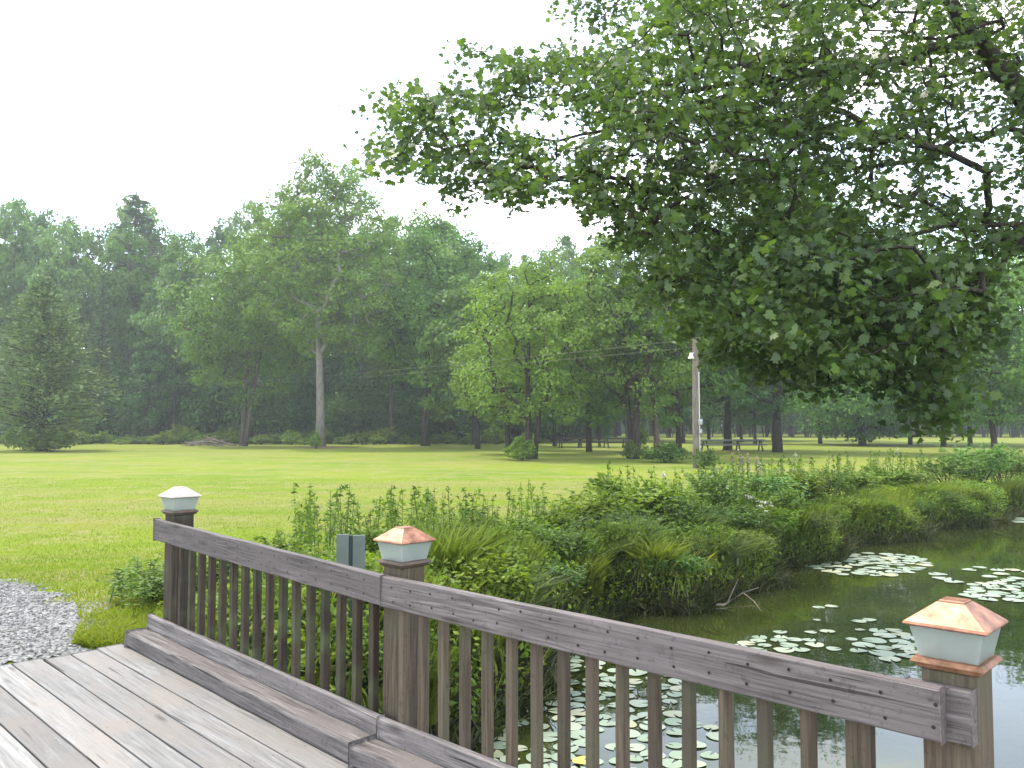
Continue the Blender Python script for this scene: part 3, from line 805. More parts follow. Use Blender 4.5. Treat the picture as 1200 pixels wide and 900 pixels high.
# ---------------------------------------------------------------- overhanging maple
def maple():
    g = np.random.default_rng(21)
    polyA = [(425, 178), (470, 150), (520, 148), (590, 150), (650, 158), (668, 190), (640, 222), (600, 222), (560, 205), (540, 218), (505, 206), (470, 198), (440, 196)]
    polyB = [(444, 118), (470, 98), (530, 95), (600, 82), (660, 70), (700, 82), (700, 150), (640, 140), (600, 128), (560, 138), (500, 130), (450, 138)]
    polyC = [(520, 50), (560, 56), (640, 62), (700, 52), (760, 40), (700, 85), (600, 85), (560, 76), (528, 66)]
    polyD = [(640, 12), (700, -20), (760, -30), (760, 12), (720, 30), (690, 45), (670, 28)]
    polyE = [(690, 90), (700, 60), (740, 35), (790, 5), (820, -60), (1320, -60), (1320, 250), (1230, 285), (1180, 300), (1155, 345), (1125, 440), (1098, 478), (1085, 430), (1040, 440), (990, 448), (950, 425), (900, 400), (860, 392), (825, 360), (790, 325), (765, 300), (740, 262), (700, 245), (690, 222), (672, 200), (670, 150)]
    holes = [(900, 40, 42, 16, .92), (830, 95, 22, 14, .8), (822, 108, 16, 12, .8), (1015, 38, 24, 26, .9), (875, 40, 20, 14, .8), (1140, 205, 52, 36, .8), (1180, 160, 30, 24, .8),
             (1115, 60, 26, 18, .6), (1150, 100, 30, 20, .6), (980, 222, 18, 16, .8), (1085, 265, 26, 18, .8), (850, 195, 24, 12, .5), (808, 222, 16, 12, .85), (700, 195, 18, 10, .7),
             (1190, 230, 34, 26, .75), (935, 110, 16, 20, .5), (1010, 130, 26, 20, .6), (1050, 80, 18, 16, .7), (1085, 20, 20, 16, .6), (715, 200, 14, 9, .8),
             (690, 150, 36, 11, .9), (622, 144, 50, 12, 1.0), (618, 120, 18, 12, 1.0), (530, 143, 70, 11, 1.0), (470, 145, 50, 8, 1.0), (655, 215, 22, 22, 1.0), (572, 215, 14, 12, 1.0), (975, 250, 14, 10, .6), (1030, 240, 26, 14, .5), (1180, 20, 40, 26, .5), (760, 60, 26, 10, .4), (800, 65, 16, 10, .5)]
    sp = []
    def fill(poly, n, dfun, dens=1.0):
        poly = np.array(poly, float); lo = poly.min(0); hi = poly.max(0); k = 0
        while k < n:
            p = g.uniform(lo, hi)
            if not in_poly(np.array([p[0]]), np.array([p[1]]), poly)[0]: continue
            bad = False
            for hx, hy, ha, hb, pr in holes:
                if ((p[0] - hx) / ha) ** 2 + ((p[1] - hy) / hb) ** 2 < 1.0 and g.random() < pr: bad = True; break
            if bad: continue
            # natural patchiness
            if p[0] > 950 and p[1] < 330 and g.random() < .17 + .17 * math.sin(p[0] * .05) * math.sin(p[1] * .06 + 1): continue
            sp.append(P(p[0], p[1], dfun(p))); k += 1
    fill(polyA, 92, lambda p: 10.6 + g.normal() * .5)
    fill(polyB, 92, lambda p: 11.2 + g.normal() * .5)
    fill(polyC, 50, lambda p: 11.9 + g.normal() * .5)
    fill(polyD, 34, lambda p: 14.5 + g.normal() * .5)
    fill(polyE, 1950, lambda p: g.uniform(8.6, 13.5))
    fill([(860, 300), (940, 280), (1080, 290), (1130, 330), (1090, 400), (1000, 430), (900, 390)], 260, lambda p: g.uniform(7.8, 10.5))
    fill([(1060, 300), (1160, 300), (1150, 350), (1125, 435), (1100, 470), (1085, 440)], 90, lambda p: g.uniform(9, 11))
    fill([(760, 0), (1000, 0), (960, 200), (1000, 330), (860, 380), (770, 290), (720, 240), (700, 130)], 330, lambda p: g.uniform(9.5, 13.5))
    for hx, hy, hr, hn in [(742, 272, 22, 16), (772, 325, 24, 20), (700, 236, 18, 12), (812, 366, 26, 22), (850, 398, 22, 18), (905, 422, 26, 22), (960, 442, 20, 14), (1092, 462, 22, 24), (1098, 490, 12, 10),
                           (612, 222, 14, 9), (640, 206, 14, 8), (540, 216, 12, 8), (585, 205, 18, 10), (1135, 380, 26, 24), (1045, 446, 18, 12), (690, 205, 16, 10), (505, 130, 22, 10), (455, 150, 14, 5)]:
        dd0 = g.uniform(9.2, 11.2)
        for q_ in range(hn):
            a_ = g.random() * 6.28; r_ = hr * math.sqrt(g.random()); sp.append(P(hx + r_ * math.cos(a_), hy + r_ * math.sin(a_) * .9, dd0 + g.normal() * .2))
    sp = np.array(sp)
    # trunk & limbs, trunk outside the frame on the near bank
    tb = np.array((12.6, 11.2, float(ground_z(12.6, 11.2)) - .3))
    mb = MB(); nodes = []; par = []
    trunk = [tb, tb + (-.1, 0, 1.6), tb + (-.25, .1, 3.2), tb + (-.5, .1, 5.0), tb + (-.6, .2, 7.5), tb + (-.5, .2, 10)]
    mb.tube(trunk, [.48, .36, .31, .27, .18, .08], 12)
    for p in trunk[2:]: nodes.append(np.array(p)); par.append(-1)
    def limb(pts, r0, r1):
        pts = [np.array(p, float) for p in pts]
        # refine
        out = []
        for i in range(len(pts) - 1):
            for k in range(4): out.append(pts[i] + (pts[i + 1] - pts[i]) * k / 4 + (g.normal(size=3) * .03 if k else 0))
        out.append(pts[-1])
        rad = list(np.linspace(r0, r1, len(out)))
        mb.tube(out, rad, 7)
        for p in out: nodes.append(p); par.append(-1)
    T = trunk
    limb([T[3], P(1330, 225, 10.8), P(1200, 118, 10.3), P(1145, 50, 10.1), P(1105, -15, 10.0), P(1040, -90, 10)], .17, .05)
    limb([P(1145, 50, 10.1), P(1080, 62, 10.3), P(1020, 82, 10.8), P(900, 95, 11), P(780, 110, 11), P(690, 112, 11.1), P(600, 112, 11.2)], .07, .010)
    limb([P(900, 95, 11), P(830, 118, 10.8), P(760, 140, 10.7), P(680, 158, 10.6), P(560, 172, 10.6), P(480, 170, 10.6)], .035, .006)
    limb([P(1020, 82, 10.8), P(880, 66, 11.8), P(740, 72, 11.9), P(620, 74, 11.9)], .04, .008)
    limb([T[2], P(1340, 330, 10.3), P(1220, 265, 9.8), P(1110, 262, 9.9), P(1000, 290, 9.8), P(920, 320, 9.6)], .055, .01)
    limb([P(1220, 265, 9.8), P(1180, 300, 10), P(1135, 360, 10), P(1108, 430, 10)], .05, .01)
    limb([T[3], P(1300, 180, 12), P(1180, 150, 12.8), P(1060, 190, 12.6), P(900, 210, 12.4), P(780, 230, 12)], .075, .012)
    limb([T[4], P(1300, 20, 12), P(1150, -60, 12.6), P(950, -50, 13.2), P(800, -20, 14), P(700, 0, 14.4)], .11, .012)
    limb([P(1200, 75, 10.4), P(1260, 95, 10.8), P(1330, 225, 10.8)], .03, .06)
    limb([T[4], tb + (1.5, 2, 8), tb + (3, 4, 9.5)], .1, .03)
    limb([T[3], tb + (1.8, -1.6, 6), tb + (3.6, -3, 7)], .1, .03)
    # crown on the hidden side as well, so the tree is whole
    ex = []
    while len(ex) < 520:
        v = unit(g.normal(size=3)) * g.random() ** .4 * np.array((4.6, 4.6, 3.9)) + tb + np.array((.3, .6, 8.0))
        uu = 600 + v[0] / v[1] * 1000 if v[1] > 1 else 9999
        if uu < 1235: continue
        ex.append(v)
    allp = np.concatenate([sp, np.array(ex)])
    nf = len(nodes)
    arr, pr = branch_net(nodes, par, allp, tb + (-.3, .1, 5.0))
    net_tubes(mb, arr, pr, nf, .0038, .46, 4, .045)
    # leaves: sprays
    C = []; NN = []; TD = []
    for i, p in enumerate(allp):
        m = int(g.integers(13, 21)); r = .17
        v = g.normal(size=(m, 3)) * np.array((r, r, r * .42)); 
        C.append(p + v + np.array((0, 0, -.04)))
        NN.append(unit(np.array((0, -.25, .8)) + g.normal(size=(m, 3)) * .65))
        TD.append(unit(v * np.array((1, 1, .1)) + np.array((0, 0, -.35)) + g.normal(size=(m, 3)) * .15))
    C = np.concatenate(C); NN = np.concatenate(NN); TD = np.concatenate(TD)
    cm = mesh_poly('crown', [lobed_leaves(C, NN, .090, TD, g)]); cm.materials.append(M['maple'])
    t = tag(empty('maple_tree', tuple(tb)), 'big maple leaning over the pond from the right, its leafy boughs filling the upper right', 'tree')
    tm = mb.mesh('trunk'); tm.materials.append(M['bark_dark'])
    tm.polygons.foreach_set('use_smooth', [True] * len(tm.polygons))
    off = -Vector(tb)
    for nm, mm in (('trunk', tm), ('crown', cm)):
        o = link(nm, mm, None, t); o.location = off
    print('maple leaves', len(C))
maple()

# ---------------------------------------------------------------- field trees
def gpt(px, depth):
    x = (px - 600) / 1000 * depth * (1 / math.cos(PITCH)) ; z = float(ground_z(x, depth)); return (x, depth, z)
def height_for(py_top, px, depth): return P(px, py_top, depth)[2] - float(ground_z((px - 600) / 1000 * depth, depth))
def place(meshes, name, px, depth, label, cat='tree', group=None, rz=0, sc=(1, 1, 1), parts=('trunk', 'crown')):
    t = empty(name, gpt(px, depth), rz); t.scale = sc; tag(t, label, cat, group)
    for nm, me in zip(parts, meshes): link(nm, me, None, t)
    return t

H = height_for(325, 48, 68)
place(conifer(3, H, 13.5, 1.9, .34, 'needle', per=30, dens=1.15, soft=True), 'pine_tree', 48, 68, 'broad soft bluish pine standing alone at the left edge of the lawn')
H = height_for(164, 372, 77)
tall = broadleaf(11, H, 15.5, 7.6, .44, nclump=300, per=105, leaf=.33, mat='green_w', bark='bark_pale', clump_r=.075, top=.7)
place(tall, 'ash_tree', 376, 77, 'tallest lawn tree with straight pale trunk left of centre', rz=.6)
H = height_for(262, 283, 84)
place(broadleaf(12, H, 14, 3.6, .26, nclump=150, per=150, leaf=.34, mat='green_y', bark='bark', stems=3, spread=1.4), 'cherry_tree', 283, 84, 'yellow-green tree on crooked forked trunks beside the brush pile')
H = height_for(238, 497, 86)
place(broadleaf(13, H, 15, 3.6, .36, nclump=190, per=150, leaf=.38, mat='green_a', bark='bark_dark', stems=2, spread=.8), 'oak_tree', 497, 86, 'tall dull green tree with twin dark trunks right of the pale-trunked tree')
H = height_for(300, 455, 98)
place(broadleaf(14, H, 9, 5, .25, nclump=90, per=130, leaf=.36, mat='green_y', bark='bark'), 'slender_tree', 459, 98, 'slender tree with thin brown trunk between the tall pale trunk and the twin dark trunks')
H = height_for(288, 618, 51)
place(broadleaf(15, H, 10, 1.7, .22, nclump=260, per=95, leaf=.20, mat='green_y', bark='bark_dark', stems=3, spread=.55, clump_r=.08, top=.5), 'birch_tree', 622, 51, 'light yellow-green tree on a cluster of dark stems left of the picnic tables')
H = height_for(345, 555, 58)
place(broadleaf(16, H, 8.5, 1.6, .16, nclump=120, per=130, leaf=.24, mat='green_y', bark='bark_dark', stems=2, spread=.4), 'small_tree', 598, 60, 'small yellow-green tree with dark stem just left of the clustered stems')
H = height_for(238, 700, 52)
place(broadleaf(17, H, 9.4, 1.9, .25, nclump=230, per=95, leaf=.21, mat='green_w', bark='bark_dark', stems=2, spread=.35, clump_r=.08, top=.4), 'elm_tree', 741, 51, 'mid-green tree with dark ivy-clad trunk right of the picnic tables')
H = height_for(262, 770, 52)
place(broadleaf(18, H, 8.6, 2.6, .19, nclump=200, per=90, leaf=.2, mat='green_a', bark='bark', lean=-.05, clump_r=.08, top=.4), 'leaning_tree', 771, 52, 'slim tree with grey leaning trunk left of the lamp pole')
H = height_for(215, 850, 70)
place(broadleaf(19, H, 11, 2.4, .30, nclump=170, per=150, leaf=.28, mat='green_d', bark='bark_dark'), 'ash_tree', 852, 70, 'dark green tree with short black trunk right of the lamp pole')
H = height_for(170, 915, 64)
place(broadleaf(20, H, 14, 3.0, .33, nclump=210, per=160, leaf=.27, mat='green_d', bark='bark_dark'), 'oak_tree', 910, 64, 'dark spreading tree with thickest brown trunk between lamp pole and round willow')
H = height_for(395, 1010, 88)
place(broadleaf(22, H, 14.5, .3, .3, nclump=190, per=170, leaf=.34, mat='green_a', bark='bark_dark', stems=2, skirt=.6), 'willow_tree', 1012, 88, 'low rounded willow with foliage to the ground on the far lawn')
H = height_for(375, 1105, 82)
place(broadleaf(23, H, 8.5, 2.6, .22, nclump=70, per=150, leaf=.3, mat='green_b', bark='bark_dark'), 'ash_tree', 1104, 82, 'thin dark-trunked tree between the willow and the right edge of the lawn')
H = height_for(310, 1180, 55)
place(broadleaf(24, H, 8.4, 1.2, .2, nclump=150, per=150, leaf=.24, mat='green_a', bark='bark_dark', stems=2, spread=.35, skirt=.3), 'alder_tree', 1166, 55, 'bluish green tree on twin trunks at the right edge behind the pond')
H = height_for(250, 1240, 60)
place(broadleaf(25, H, 8.4, 1.5, .3, nclump=100, per=150, leaf=.26, mat='green_b', bark='bark_dark'), 'alder_tree', 1240, 62, 'tree cut off by the right edge of the view beyond the twin-trunked tree')
for i, (px, d, top, w, mt, lb) in enumerate([(690, 66, 300, 11, 'green_a', 'spreading mid-green tree over the picnic tables'), (795, 62, 285, 11, 'green_a', 'leafy tree directly left of and behind the lamp pole'), (560, 74, 305, 11, 'green_a', 'leafy tree between the twin dark trunks and the light yellow-green tree'), (905, 120, 300, 14, 'green_a', 'rounded tree seen far behind the thickest brown trunk'), (740, 110, 330, 14, 'green_b', 'rounded tree far behind the ivy-clad trunk'), (830, 116, 340, 13, 'green_a', 'rounded tree far behind the short black trunk'),
        (1065, 92, 235, 15, 'green_a', 'rounded green tree behind the gap between the willow and the thin dark-trunked tree'), (1135, 84, 272, 14, 'green_b', 'rounded tree behind and left of the twin-trunked tree at right'), (1205, 84, 285, 14, 'green_a', 'rounded tree behind and right of the twin-trunked tree at right'), (960, 96, 205, 15, 'green_a', 'rounded green tree behind the thickest brown trunk, left of the willow'), (1018, 104, 225, 16, 'green_d', 'tall dark tree rising directly behind the round willow'), (1275, 66, 180, 14, 'green_a', 'tree outside the right edge beyond the pond'),
        (884, 95, 430, 6, 'green_d', 'small dark tree far behind, between the two thick dark trunks'),
        (868, 108, 440, 5, 'green_a', 'thin far tree just right of the short black trunk'),
        (650, 84, 395, 7, 'green_a', 'mid-green tree behind the clustered stems at left end of the picnic tables'),
        (555, 92, 380, 7, 'green_a', 'mid-green tree at the lawn edge right of the twin dark trunks'),
        (692, 105, 400, 9, 'green_a', 'leafy tree directly behind the picnic tables'),
        (800, 100, 400, 8, 'green_d', 'dark tree behind the lamp pole')]):
    H = height_for(top, px, d)
    place(broadleaf(40 + i, H, w, 1.5, .2, nclump=(150 if w > 11 else 80), per=150, leaf=.36, mat=mt, bark='bark_dark'), 'small_tree', px, d, lb)

# ---------------------------------------------------------------- the wood behind: individual trees from shared meshes
VAR = {
 'mid': [broadleaf(60 + i, 20, 10, 4, .3, nclump=85, per=150, leaf=.42, mat='green_a', bark='bark') for i in range(2)],
 'blue': [broadleaf(70 + i, 20, 10, 3, .3, nclump=85, per=150, leaf=.42, mat='green_b', bark='bark') for i in range(2)],
 'yel': [broadleaf(75 + i, 20, 9, 5, .28, nclump=80, per=150, leaf=.42, mat='green_w', bark='bark') for i in range(2)],
 'dark': [broadleaf(80, 20, 10, 1.5, .3, nclump=100, per=150, leaf=.45, mat='green_d', bark='bark_dark', skirt=1)],
 'pine': [conifer(90 + i, 20, 7.5, 2.2, .3, 'needle_d', per=12, soft=(i == 1)) for i in range(2)],
 'pineb': [conifer(95, 20, 8.5, 1.5, .3, 'needle', per=12, soft=True)],
 'under': [bush(100 + i, 5, 6.5, 3200, .42, 'green_d') for i in range(2)],
}
for k, l in VAR.items(): pass
PROF = [(-60, 215), (0, 222), (30, 238), (60, 226), (90, 236), (120, 238), (155, 222), (185, 240), (215, 252), (235, 258), (262, 238), (285, 232), (320, 230), (400, 245), (440, 250), (470, 250), (520, 248), (560, 270), (585, 288), (600, 296), (620, 290), (650, 268), (700, 262), (760, 280), (850, 300), (1000, 330), (1100, 345), (1200, 330), (1300, 310)]
def prof(px): return float(np.interp(px, [a for a, b in PROF], [b for a, b in PROF]))
def forest(kind, px, d, top, wpx, i, label, group):
    H = height_for(top - 13, px, d); me = VAR[kind][i % len(VAR[kind])]
    wbase = {'mid': 10, 'blue': 10, 'yel': 9, 'dark': 10, 'pine': 7.5, 'pineb': 8.5}[kind]
    w = wpx / 1000 * d / wbase
    place(me, 'pine_tree' if 'pine' in kind else 'forest_tree', px, d, label, group=group, rz=random.uniform(0, 6.28), sc=(w, w, H / 20))
GN = 'trees of the wood behind the lawn'
kinds_lab = {'mid': 'mid-green leafy tree in the front row of the wood, left half of the view',
             'blue': 'bluish leafy tree in the front row of the wood, left half of the view',
             'yel': 'yellowish leafy tree in the front row of the wood, left half of the view',
             'dark': 'very dark leafy tree in the front row of the wood, left half of the view',
             'pine': 'dark pine in the front row of the wood, left half of the view',
             'pineb': 'greyish pine in the front row of the wood, left half of the view'}
front = [(-35, 104, 232, 95, 'mid'), (15, 112, 226, 90, 'blue'), (75, 108, 262, 80, 'blue'), (118, 103, 330, 60, 'pine'), (150, 108, 262, 80, 'mid'), (205, 102, 268, 90, 'blue'),
         (175, 98, 395, 55, 'dark'), (245, 106, 290, 70, 'mid'), (300, 104, 270, 80, 'mid'), (345, 110, 250, 80, 'yel'), (425, 105, 262, 80, 'mid'), (470, 112, 252, 75, 'mid'), (530, 106, 262, 85, 'yel'),
         (575, 102, 296, 70, 'blue'), (610, 112, 300, 60, 'yel'), (655, 118, 276, 80, 'mid')]
seen = {}
for i, (px, d, top, w, k) in enumerate(front):
    forest(k, px, d, top, w, i, kinds_lab[k], GN + ', ' + k.replace('yel', 'yellowish'))
for i, px in enumerate(range(-60, 700, 36)):
    d = 122 + (i * 37 % 11); k = ['mid', 'dark', 'blue', 'dark', 'pine'][i % 5] if px < -900 else ['mid', 'dark', 'blue', 'dark'][i % 4]
    forest(k, px + random.uniform(-8, 8), d, prof(px) + random.uniform(0, 14) + (3 if k != 'pine' else -3), 62 if k == 'pine' else 78, i,
           'dark pine spire in the back row of the wood at the left' if k == 'pine' else 'dark crown in the back row of the wood at the left', 'back row of the wood, ' + ('pines' if k == 'pine' else 'leafy trees'))
place(VAR['pine'][1], 'pine_tree', 155, 116, 'dark pine whose feathery top rises highest above the left part of the wood', rz=1, sc=(2.3, 2.3, height_for(224, 155, 116) / 20))
for i, px in enumerate(range(665, 1330, 52)):
    d = 165 + (i * 29 % 17); k = ['mid', 'dark', 'blue', 'yel'][i % 4]
    forest(k, px + random.uniform(-8, 8), d, prof(px) + 62 + random.uniform(-12, 14), 80, i, 'distant leafy tree beyond the far end of the lawn at the right', 'distant trees at the right')
for i, px in enumerate(range(690, 1300, 60)):
    d = 205 + (i * 29 % 17)
    forest(['dark', 'blue'][i % 2], px, d, prof(px) + 55 + random.uniform(-8, 8), 90, i, 'farthest dark tree in the line closing the lawn at the right', 'farthest trees at the right')
# understory shrubs along the wood edge
for i, px in enumerate(range(-50, 670, 17)):
    d = 100 + (i * 7 % 9); me = VAR['under'][i % 2]
    s = random.uniform(.7, 1.25)
    place(me, 'shrub', px, d, 'dark shrub in the shaded undergrowth at the edge of the wood', 'shrub', 'shrubs at the edge of the wood', rz=random.uniform(0, 6), sc=(s, s, s * random.uniform(.8, 1.4)), parts=('stem', 'foliage'))
for i, px in enumerate(range(-60, 680, 24)):
    d = 112 + (i * 5 % 7); me = VAR['under'][i % 2]
    place(me, 'shrub', px, d, 'tall dark shrub deep in the wood between the trunks', 'shrub', 'tall shrubs inside the wood', rz=random.uniform(0, 6), sc=(1.3, 1.3, 2.0), parts=('stem', 'foliage'))

for i, px in enumerate(range(560, 1330, 16)):
    d = 150 + (i * 13 % 14); me = VAR['under'][i % 2]; s = random.uniform(1.1, 1.7)
    place(me, 'shrub', px, d, 'distant shrub in the hedge-like line closing the lawn at the right', 'shrub', 'distant shrubs closing the lawn', rz=random.uniform(0, 6), sc=(s * 1.1, s, s * random.uniform(1.2, 2.3)), parts=('stem', 'foliage'))
def wood_mass(name, pts, h, n, size, mat, label):
    pts = np.array(pts, float); seg = np.linalg.norm(np.diff(pts, axis=0), axis=1); cum = np.concatenate([[0], np.cumsum(seg)])
    t = rng.random(n) * cum[-1]; x = np.interp(t, cum, pts[:, 0]); y = np.interp(t, cum, pts[:, 1]) + rng.normal(size=n) * 3
    top = h * (.72 + .16 * np.sin(t * .21) + .12 * np.sin(t * .53 + 1) + .10 * np.sin(t * 1.3))
    z = -.4 + top * rng.random(n) ** 1.25
    c = np.column_stack([x, y, z]); nn = unit(rng.normal(size=(n, 3)) + np.array((0, -.5, .5)))
    me = mesh_poly(name, [leaf_quads(c, nn, size, .7)])
    tag(link(name, me, M[mat]), label, 'woodland', kind='stuff')
wood_mass('distant_woodland', [(-5, 235), (60, 240), (190, 235)], 24, 42000, 1.5, 'green_b', 'distant woodland closing the far end of the lawn at the right')
wood_mass('deep_woodland', [(-110, 136), (-40, 140), (16, 138)], 24, 22000, 1.3, 'green_d', 'dark depth of the wood behind the trunks at the left')
# bright low shrubs on the lawn edge
lowA = bush(130, 1.0, 2.2, 1600, .20, 'weed'); lowB = bush(131, 1.0, 2.4, 1600, .18, 'weed_d')
for i, px in enumerate(range(-30, 640, 11)):
    px += random.uniform(-5, 5); d = 92 + random.uniform(-2, 5); s = random.uniform(.5, 1.2)
    place(lowA if i % 3 else lowB, 'fern_patch', px, d, 'bright green fern clump along the shaded edge of the wood', 'fern', 'fern clumps at the edge of the wood', rz=i, sc=(s * 1.7, s * 1.3, s * random.uniform(.6, 1.3)), parts=('stem', 'foliage'))
for px, d, sx_, sz_, me, lb in [(62, 66, 1.9, 1.25, lowB, 'dark bush at the foot of the lone bluish pine'), (30, 70, 1.3, 1.5, lowB, 'bush left of the lone bluish pine trunk'), (372, 74, .6, .95, lowA, 'small leafy plant at the foot of the tall pale trunk'),
                    (612, 49, 1.15, .8, lowA, 'green bush at the base of the clustered stems'), (775, 46, 1.2, .75, lowB, 'dark leafy bush at the base of the leaning trunk'),
                    (824, 39.3, .5, .65, lowB, 'small plant growing at the foot of the lamp pole'), (741, 50, .5, .8, lowB, 'small dark bush around the ivy-clad trunk'),
                    (748, 78, .9, 1.6, lowB, 'dark shrub behind the ivy-clad trunk, far right of the picnic tables')]:
    place(me, 'bush', px, d, lb, 'bush', rz=px, sc=(sx_, sx_, sz_), parts=('stem', 'foliage'))
# mulch ring
c = gpt(376, 77)
mb = MB(); b = 0; mb.v.append((0, 0, .16))
for k in range(24):
    a = k * 2 * math.pi / 24; r = 1 + .2 * math.sin(3 * a)
    mb.v.append((2.9 * r * math.cos(a) + .7, 2.2 * r * math.sin(a), -.02))
for k in range(24): mb.f.append([0, 1 + k, 1 + (k + 1) % 24]); mb.mi.append(0)
o = mb.build('mulch_mound', M['mulch'], None, loc=(c[0], c[1], c[2] + .01), smooth=True)
tag(o, 'low brown mulch mound around the foot of the tall pale trunk', 'mulch mound')

# brush pile
c = gpt(248, 84)
mb = MB()
for k in range(70):
    a = random.uniform(0, 3.14); L = random.uniform(.8, 2.2); x = random.gauss(0, 1.1); y = random.gauss(0, .6); z = random.uniform(.05, .9) * max(.15, 1 - abs(x) / 2.6)
    dx = math.cos(a) * L / 2; dy = math.sin(a) * L / 2; dz = random.uniform(-.3, .3)
    mb.tube([(x - dx, y - dy, max(.03, z - dz)), (x, y, z + .05), (x + dx, y + dy, max(.03, z + dz))], [.035, .05, .02], 5)
tag(mb.build('brush_pile', M['dead'], None, loc=c), 'heap of dead grey-brown branches beside the forked-trunk tree', 'brush pile')

# ---------------------------------------------------------------- lamp pole
c = gpt(815, 40); HP = P(815, 391, 40)[2] - c[2]
t = tag(empty('lamp_pole', c), 'tall weathered wooden pole with a small white lamp and meter box on the lawn', 'lamp pole')
mb = MB(); mb.tube([(0, 0, -.3), (0, 0, HP * .5), (0.02, 0, HP)], [.17, .155, .13], 12); mb.build('pole', M['pole'], t, smooth=False)
zl = P(810, 418, 40)[2] - c[2]
l = MB(); l.tube([(-.08, -.1, zl + .16), (-.22, -.16, zl + .14)], [.02, .02], 6); l.tube([(-.22, -.16, zl + .17), (-.22, -.16, zl + .03), (-.22, -.16, zl - .10)], [.07, .09, .16], 12)
l.build('lamp_head', M['whitemetal'], t)
mb = MB(); z0 = P(818, 492, 40)[2] - c[2]; z1 = P(818, 436, 40)[2] - c[2]
mb.tube([(.145, -.1, z0), (.14, -.1, z1)], [.022, .022], 6); mb.tube([(.15, -.1, .05), (.15, -.1, z0 - .2)], [.018, .018], 6); mb.build('conduit', M['whitemetal'], t)
mb = MB(); mb.box(.06, .26, -.26, -.16, z0 - .22, z0 + .04); mb.tube([(.16, -.26, z0 - .08), (.16, -.33, z0 - .08)], [.08, .075], 10); mb.build('meter_box', M['greymetal'], t, bevel=.01)
mb = MB(); mb.box(.09, .24, -.24, -.16, z0 - .62, z0 - .42); mb.build('switch_box', M['greymetal'], t, bevel=.01)
# wires
for j, dz in enumerate((.25, .62)):
    a = np.array((c[0], c[1], c[2] + HP - dz)); b = np.array((-78.0, 96.0, a[2] + .5)); pts = []
    for k in range(33):
        s = k / 32; p = a + (b - a) * s; p[2] -= 4 * 1.5 * s * (1 - s) * (1 - .1 * j); pts.append(p - a)
    mb = MB(); mb.tube(pts, [.0045] * 33, 4)
    tag(mb.build('overhead_wire', M['wire'], None, loc=tuple(a)), ['upper', 'lower'][j] + ' thin overhead wire running left from the lamp pole in front of the trees', 'wire', 'overhead wires')

# ---------------------------------------------------------------- picnic tables
def picnic(px, d, rz, mt, label, group):
    c = gpt(px, d); t = empty('picnic_table', c, rz); t.scale = (1.25, 1.25, 1.2); tag(t, label, 'picnic table', group)
    mb = MB()
    for k in range(5): mb.box(-.95, .95, -.37 + k * .15, -.37 + k * .15 + .14, .66, .76)
    mb.build('table_top', M[mt], t)
    for y in (-.75, .75):
        mb = MB()
        for k in range(2): mb.box(-.95, .95, y - .14 + k * .145, y - .14 + k * .145 + .138, .37, .47)
        mb.build('bench_seat', M[mt], t)
    for x in (-.7, .7):
        for s in (-1, 1):
            mb = MB(); mb.tube([(x, s * .68, 0), (x, s * .22, .71)], [.05, .05], 4); mb.build('leg', M['tablewood'], t)
        mb = MB(); mb.box(x - .06, x - .02, -.82, .82, .34, .419); mb.build('crossbar', M['tablewood'], t)
picnic(668, 77, .1, 'tablewood', 'dark picnic table at the left end of the row under the trees', 'dark picnic tables')
picnic(691, 79, -.2, 'tablewood', 'dark picnic table in the middle of the row under the trees', 'dark picnic tables')
picnic(721, 77, .15, 'tablewood', 'dark picnic table at the right end of the row, apart from the others', 'dark picnic tables')
picnic(838, 67, .1, 'tablegrey', 'grey-topped picnic table left of the short black trunk', None)
picnic(877, 68, -.1, 'tablegrey', 'grey-topped picnic table between the black trunk and the thick brown trunk', None)

# ---------------------------------------------------------------- bank vegetation
def along_bank(n, smin, smax, lo=-1.0, hi=40, g=rng, yedge=(4.5, 33)):
    """random points on the far bank at distance smin..smax from the water edge"""
    out = []
    while len(out) < n:
        x = g.uniform(-3.6, 24, n * 2); y = g.uniform(5.2, 33, n * 2)
        sd = pond_sd(x, y)
        k = (sd > smin) & (sd < smax) & (x < .66 * y + .8)
        # far side only
        k &= (y > 5.9 + (-x - 1.6) * .9)
        for a, b in zip(x[k], y[k]):
            out.append((a, b))
            if len(out) >= n: break
    return np.array(out)
g = np.random.default_rng(5)
# undergrowth: blades
p = along_bank(17000, .02, 2.0, g=g)
sd = pond_sd(p[:, 0], p[:, 1])
patch = .5 + .5 * np.sin(p[:, 0] * 1.9 + 1.1) * np.sin(p[:, 1] * 1.5)
patch = np.clip(patch + .35 * np.sin(p[:, 0] * .8 - p[:, 1] * .6), 0, 1.2)
hh = (.14 + .46 * patch * g.random(len(p)) + .10 * g.random(len(p))) * (1 - .55 * sstep(1.1, 1.9, sd))
b3 = np.column_stack([p, ground_z(p[:, 0], p[:, 1]) - .02])
me = mesh_poly('bank_grass', blades(b3, hh, .010, .55, g))
tag(link('bank_grass', me, M['blade']), 'long green grass covering the bank of the pond', 'grass', kind='stuff')
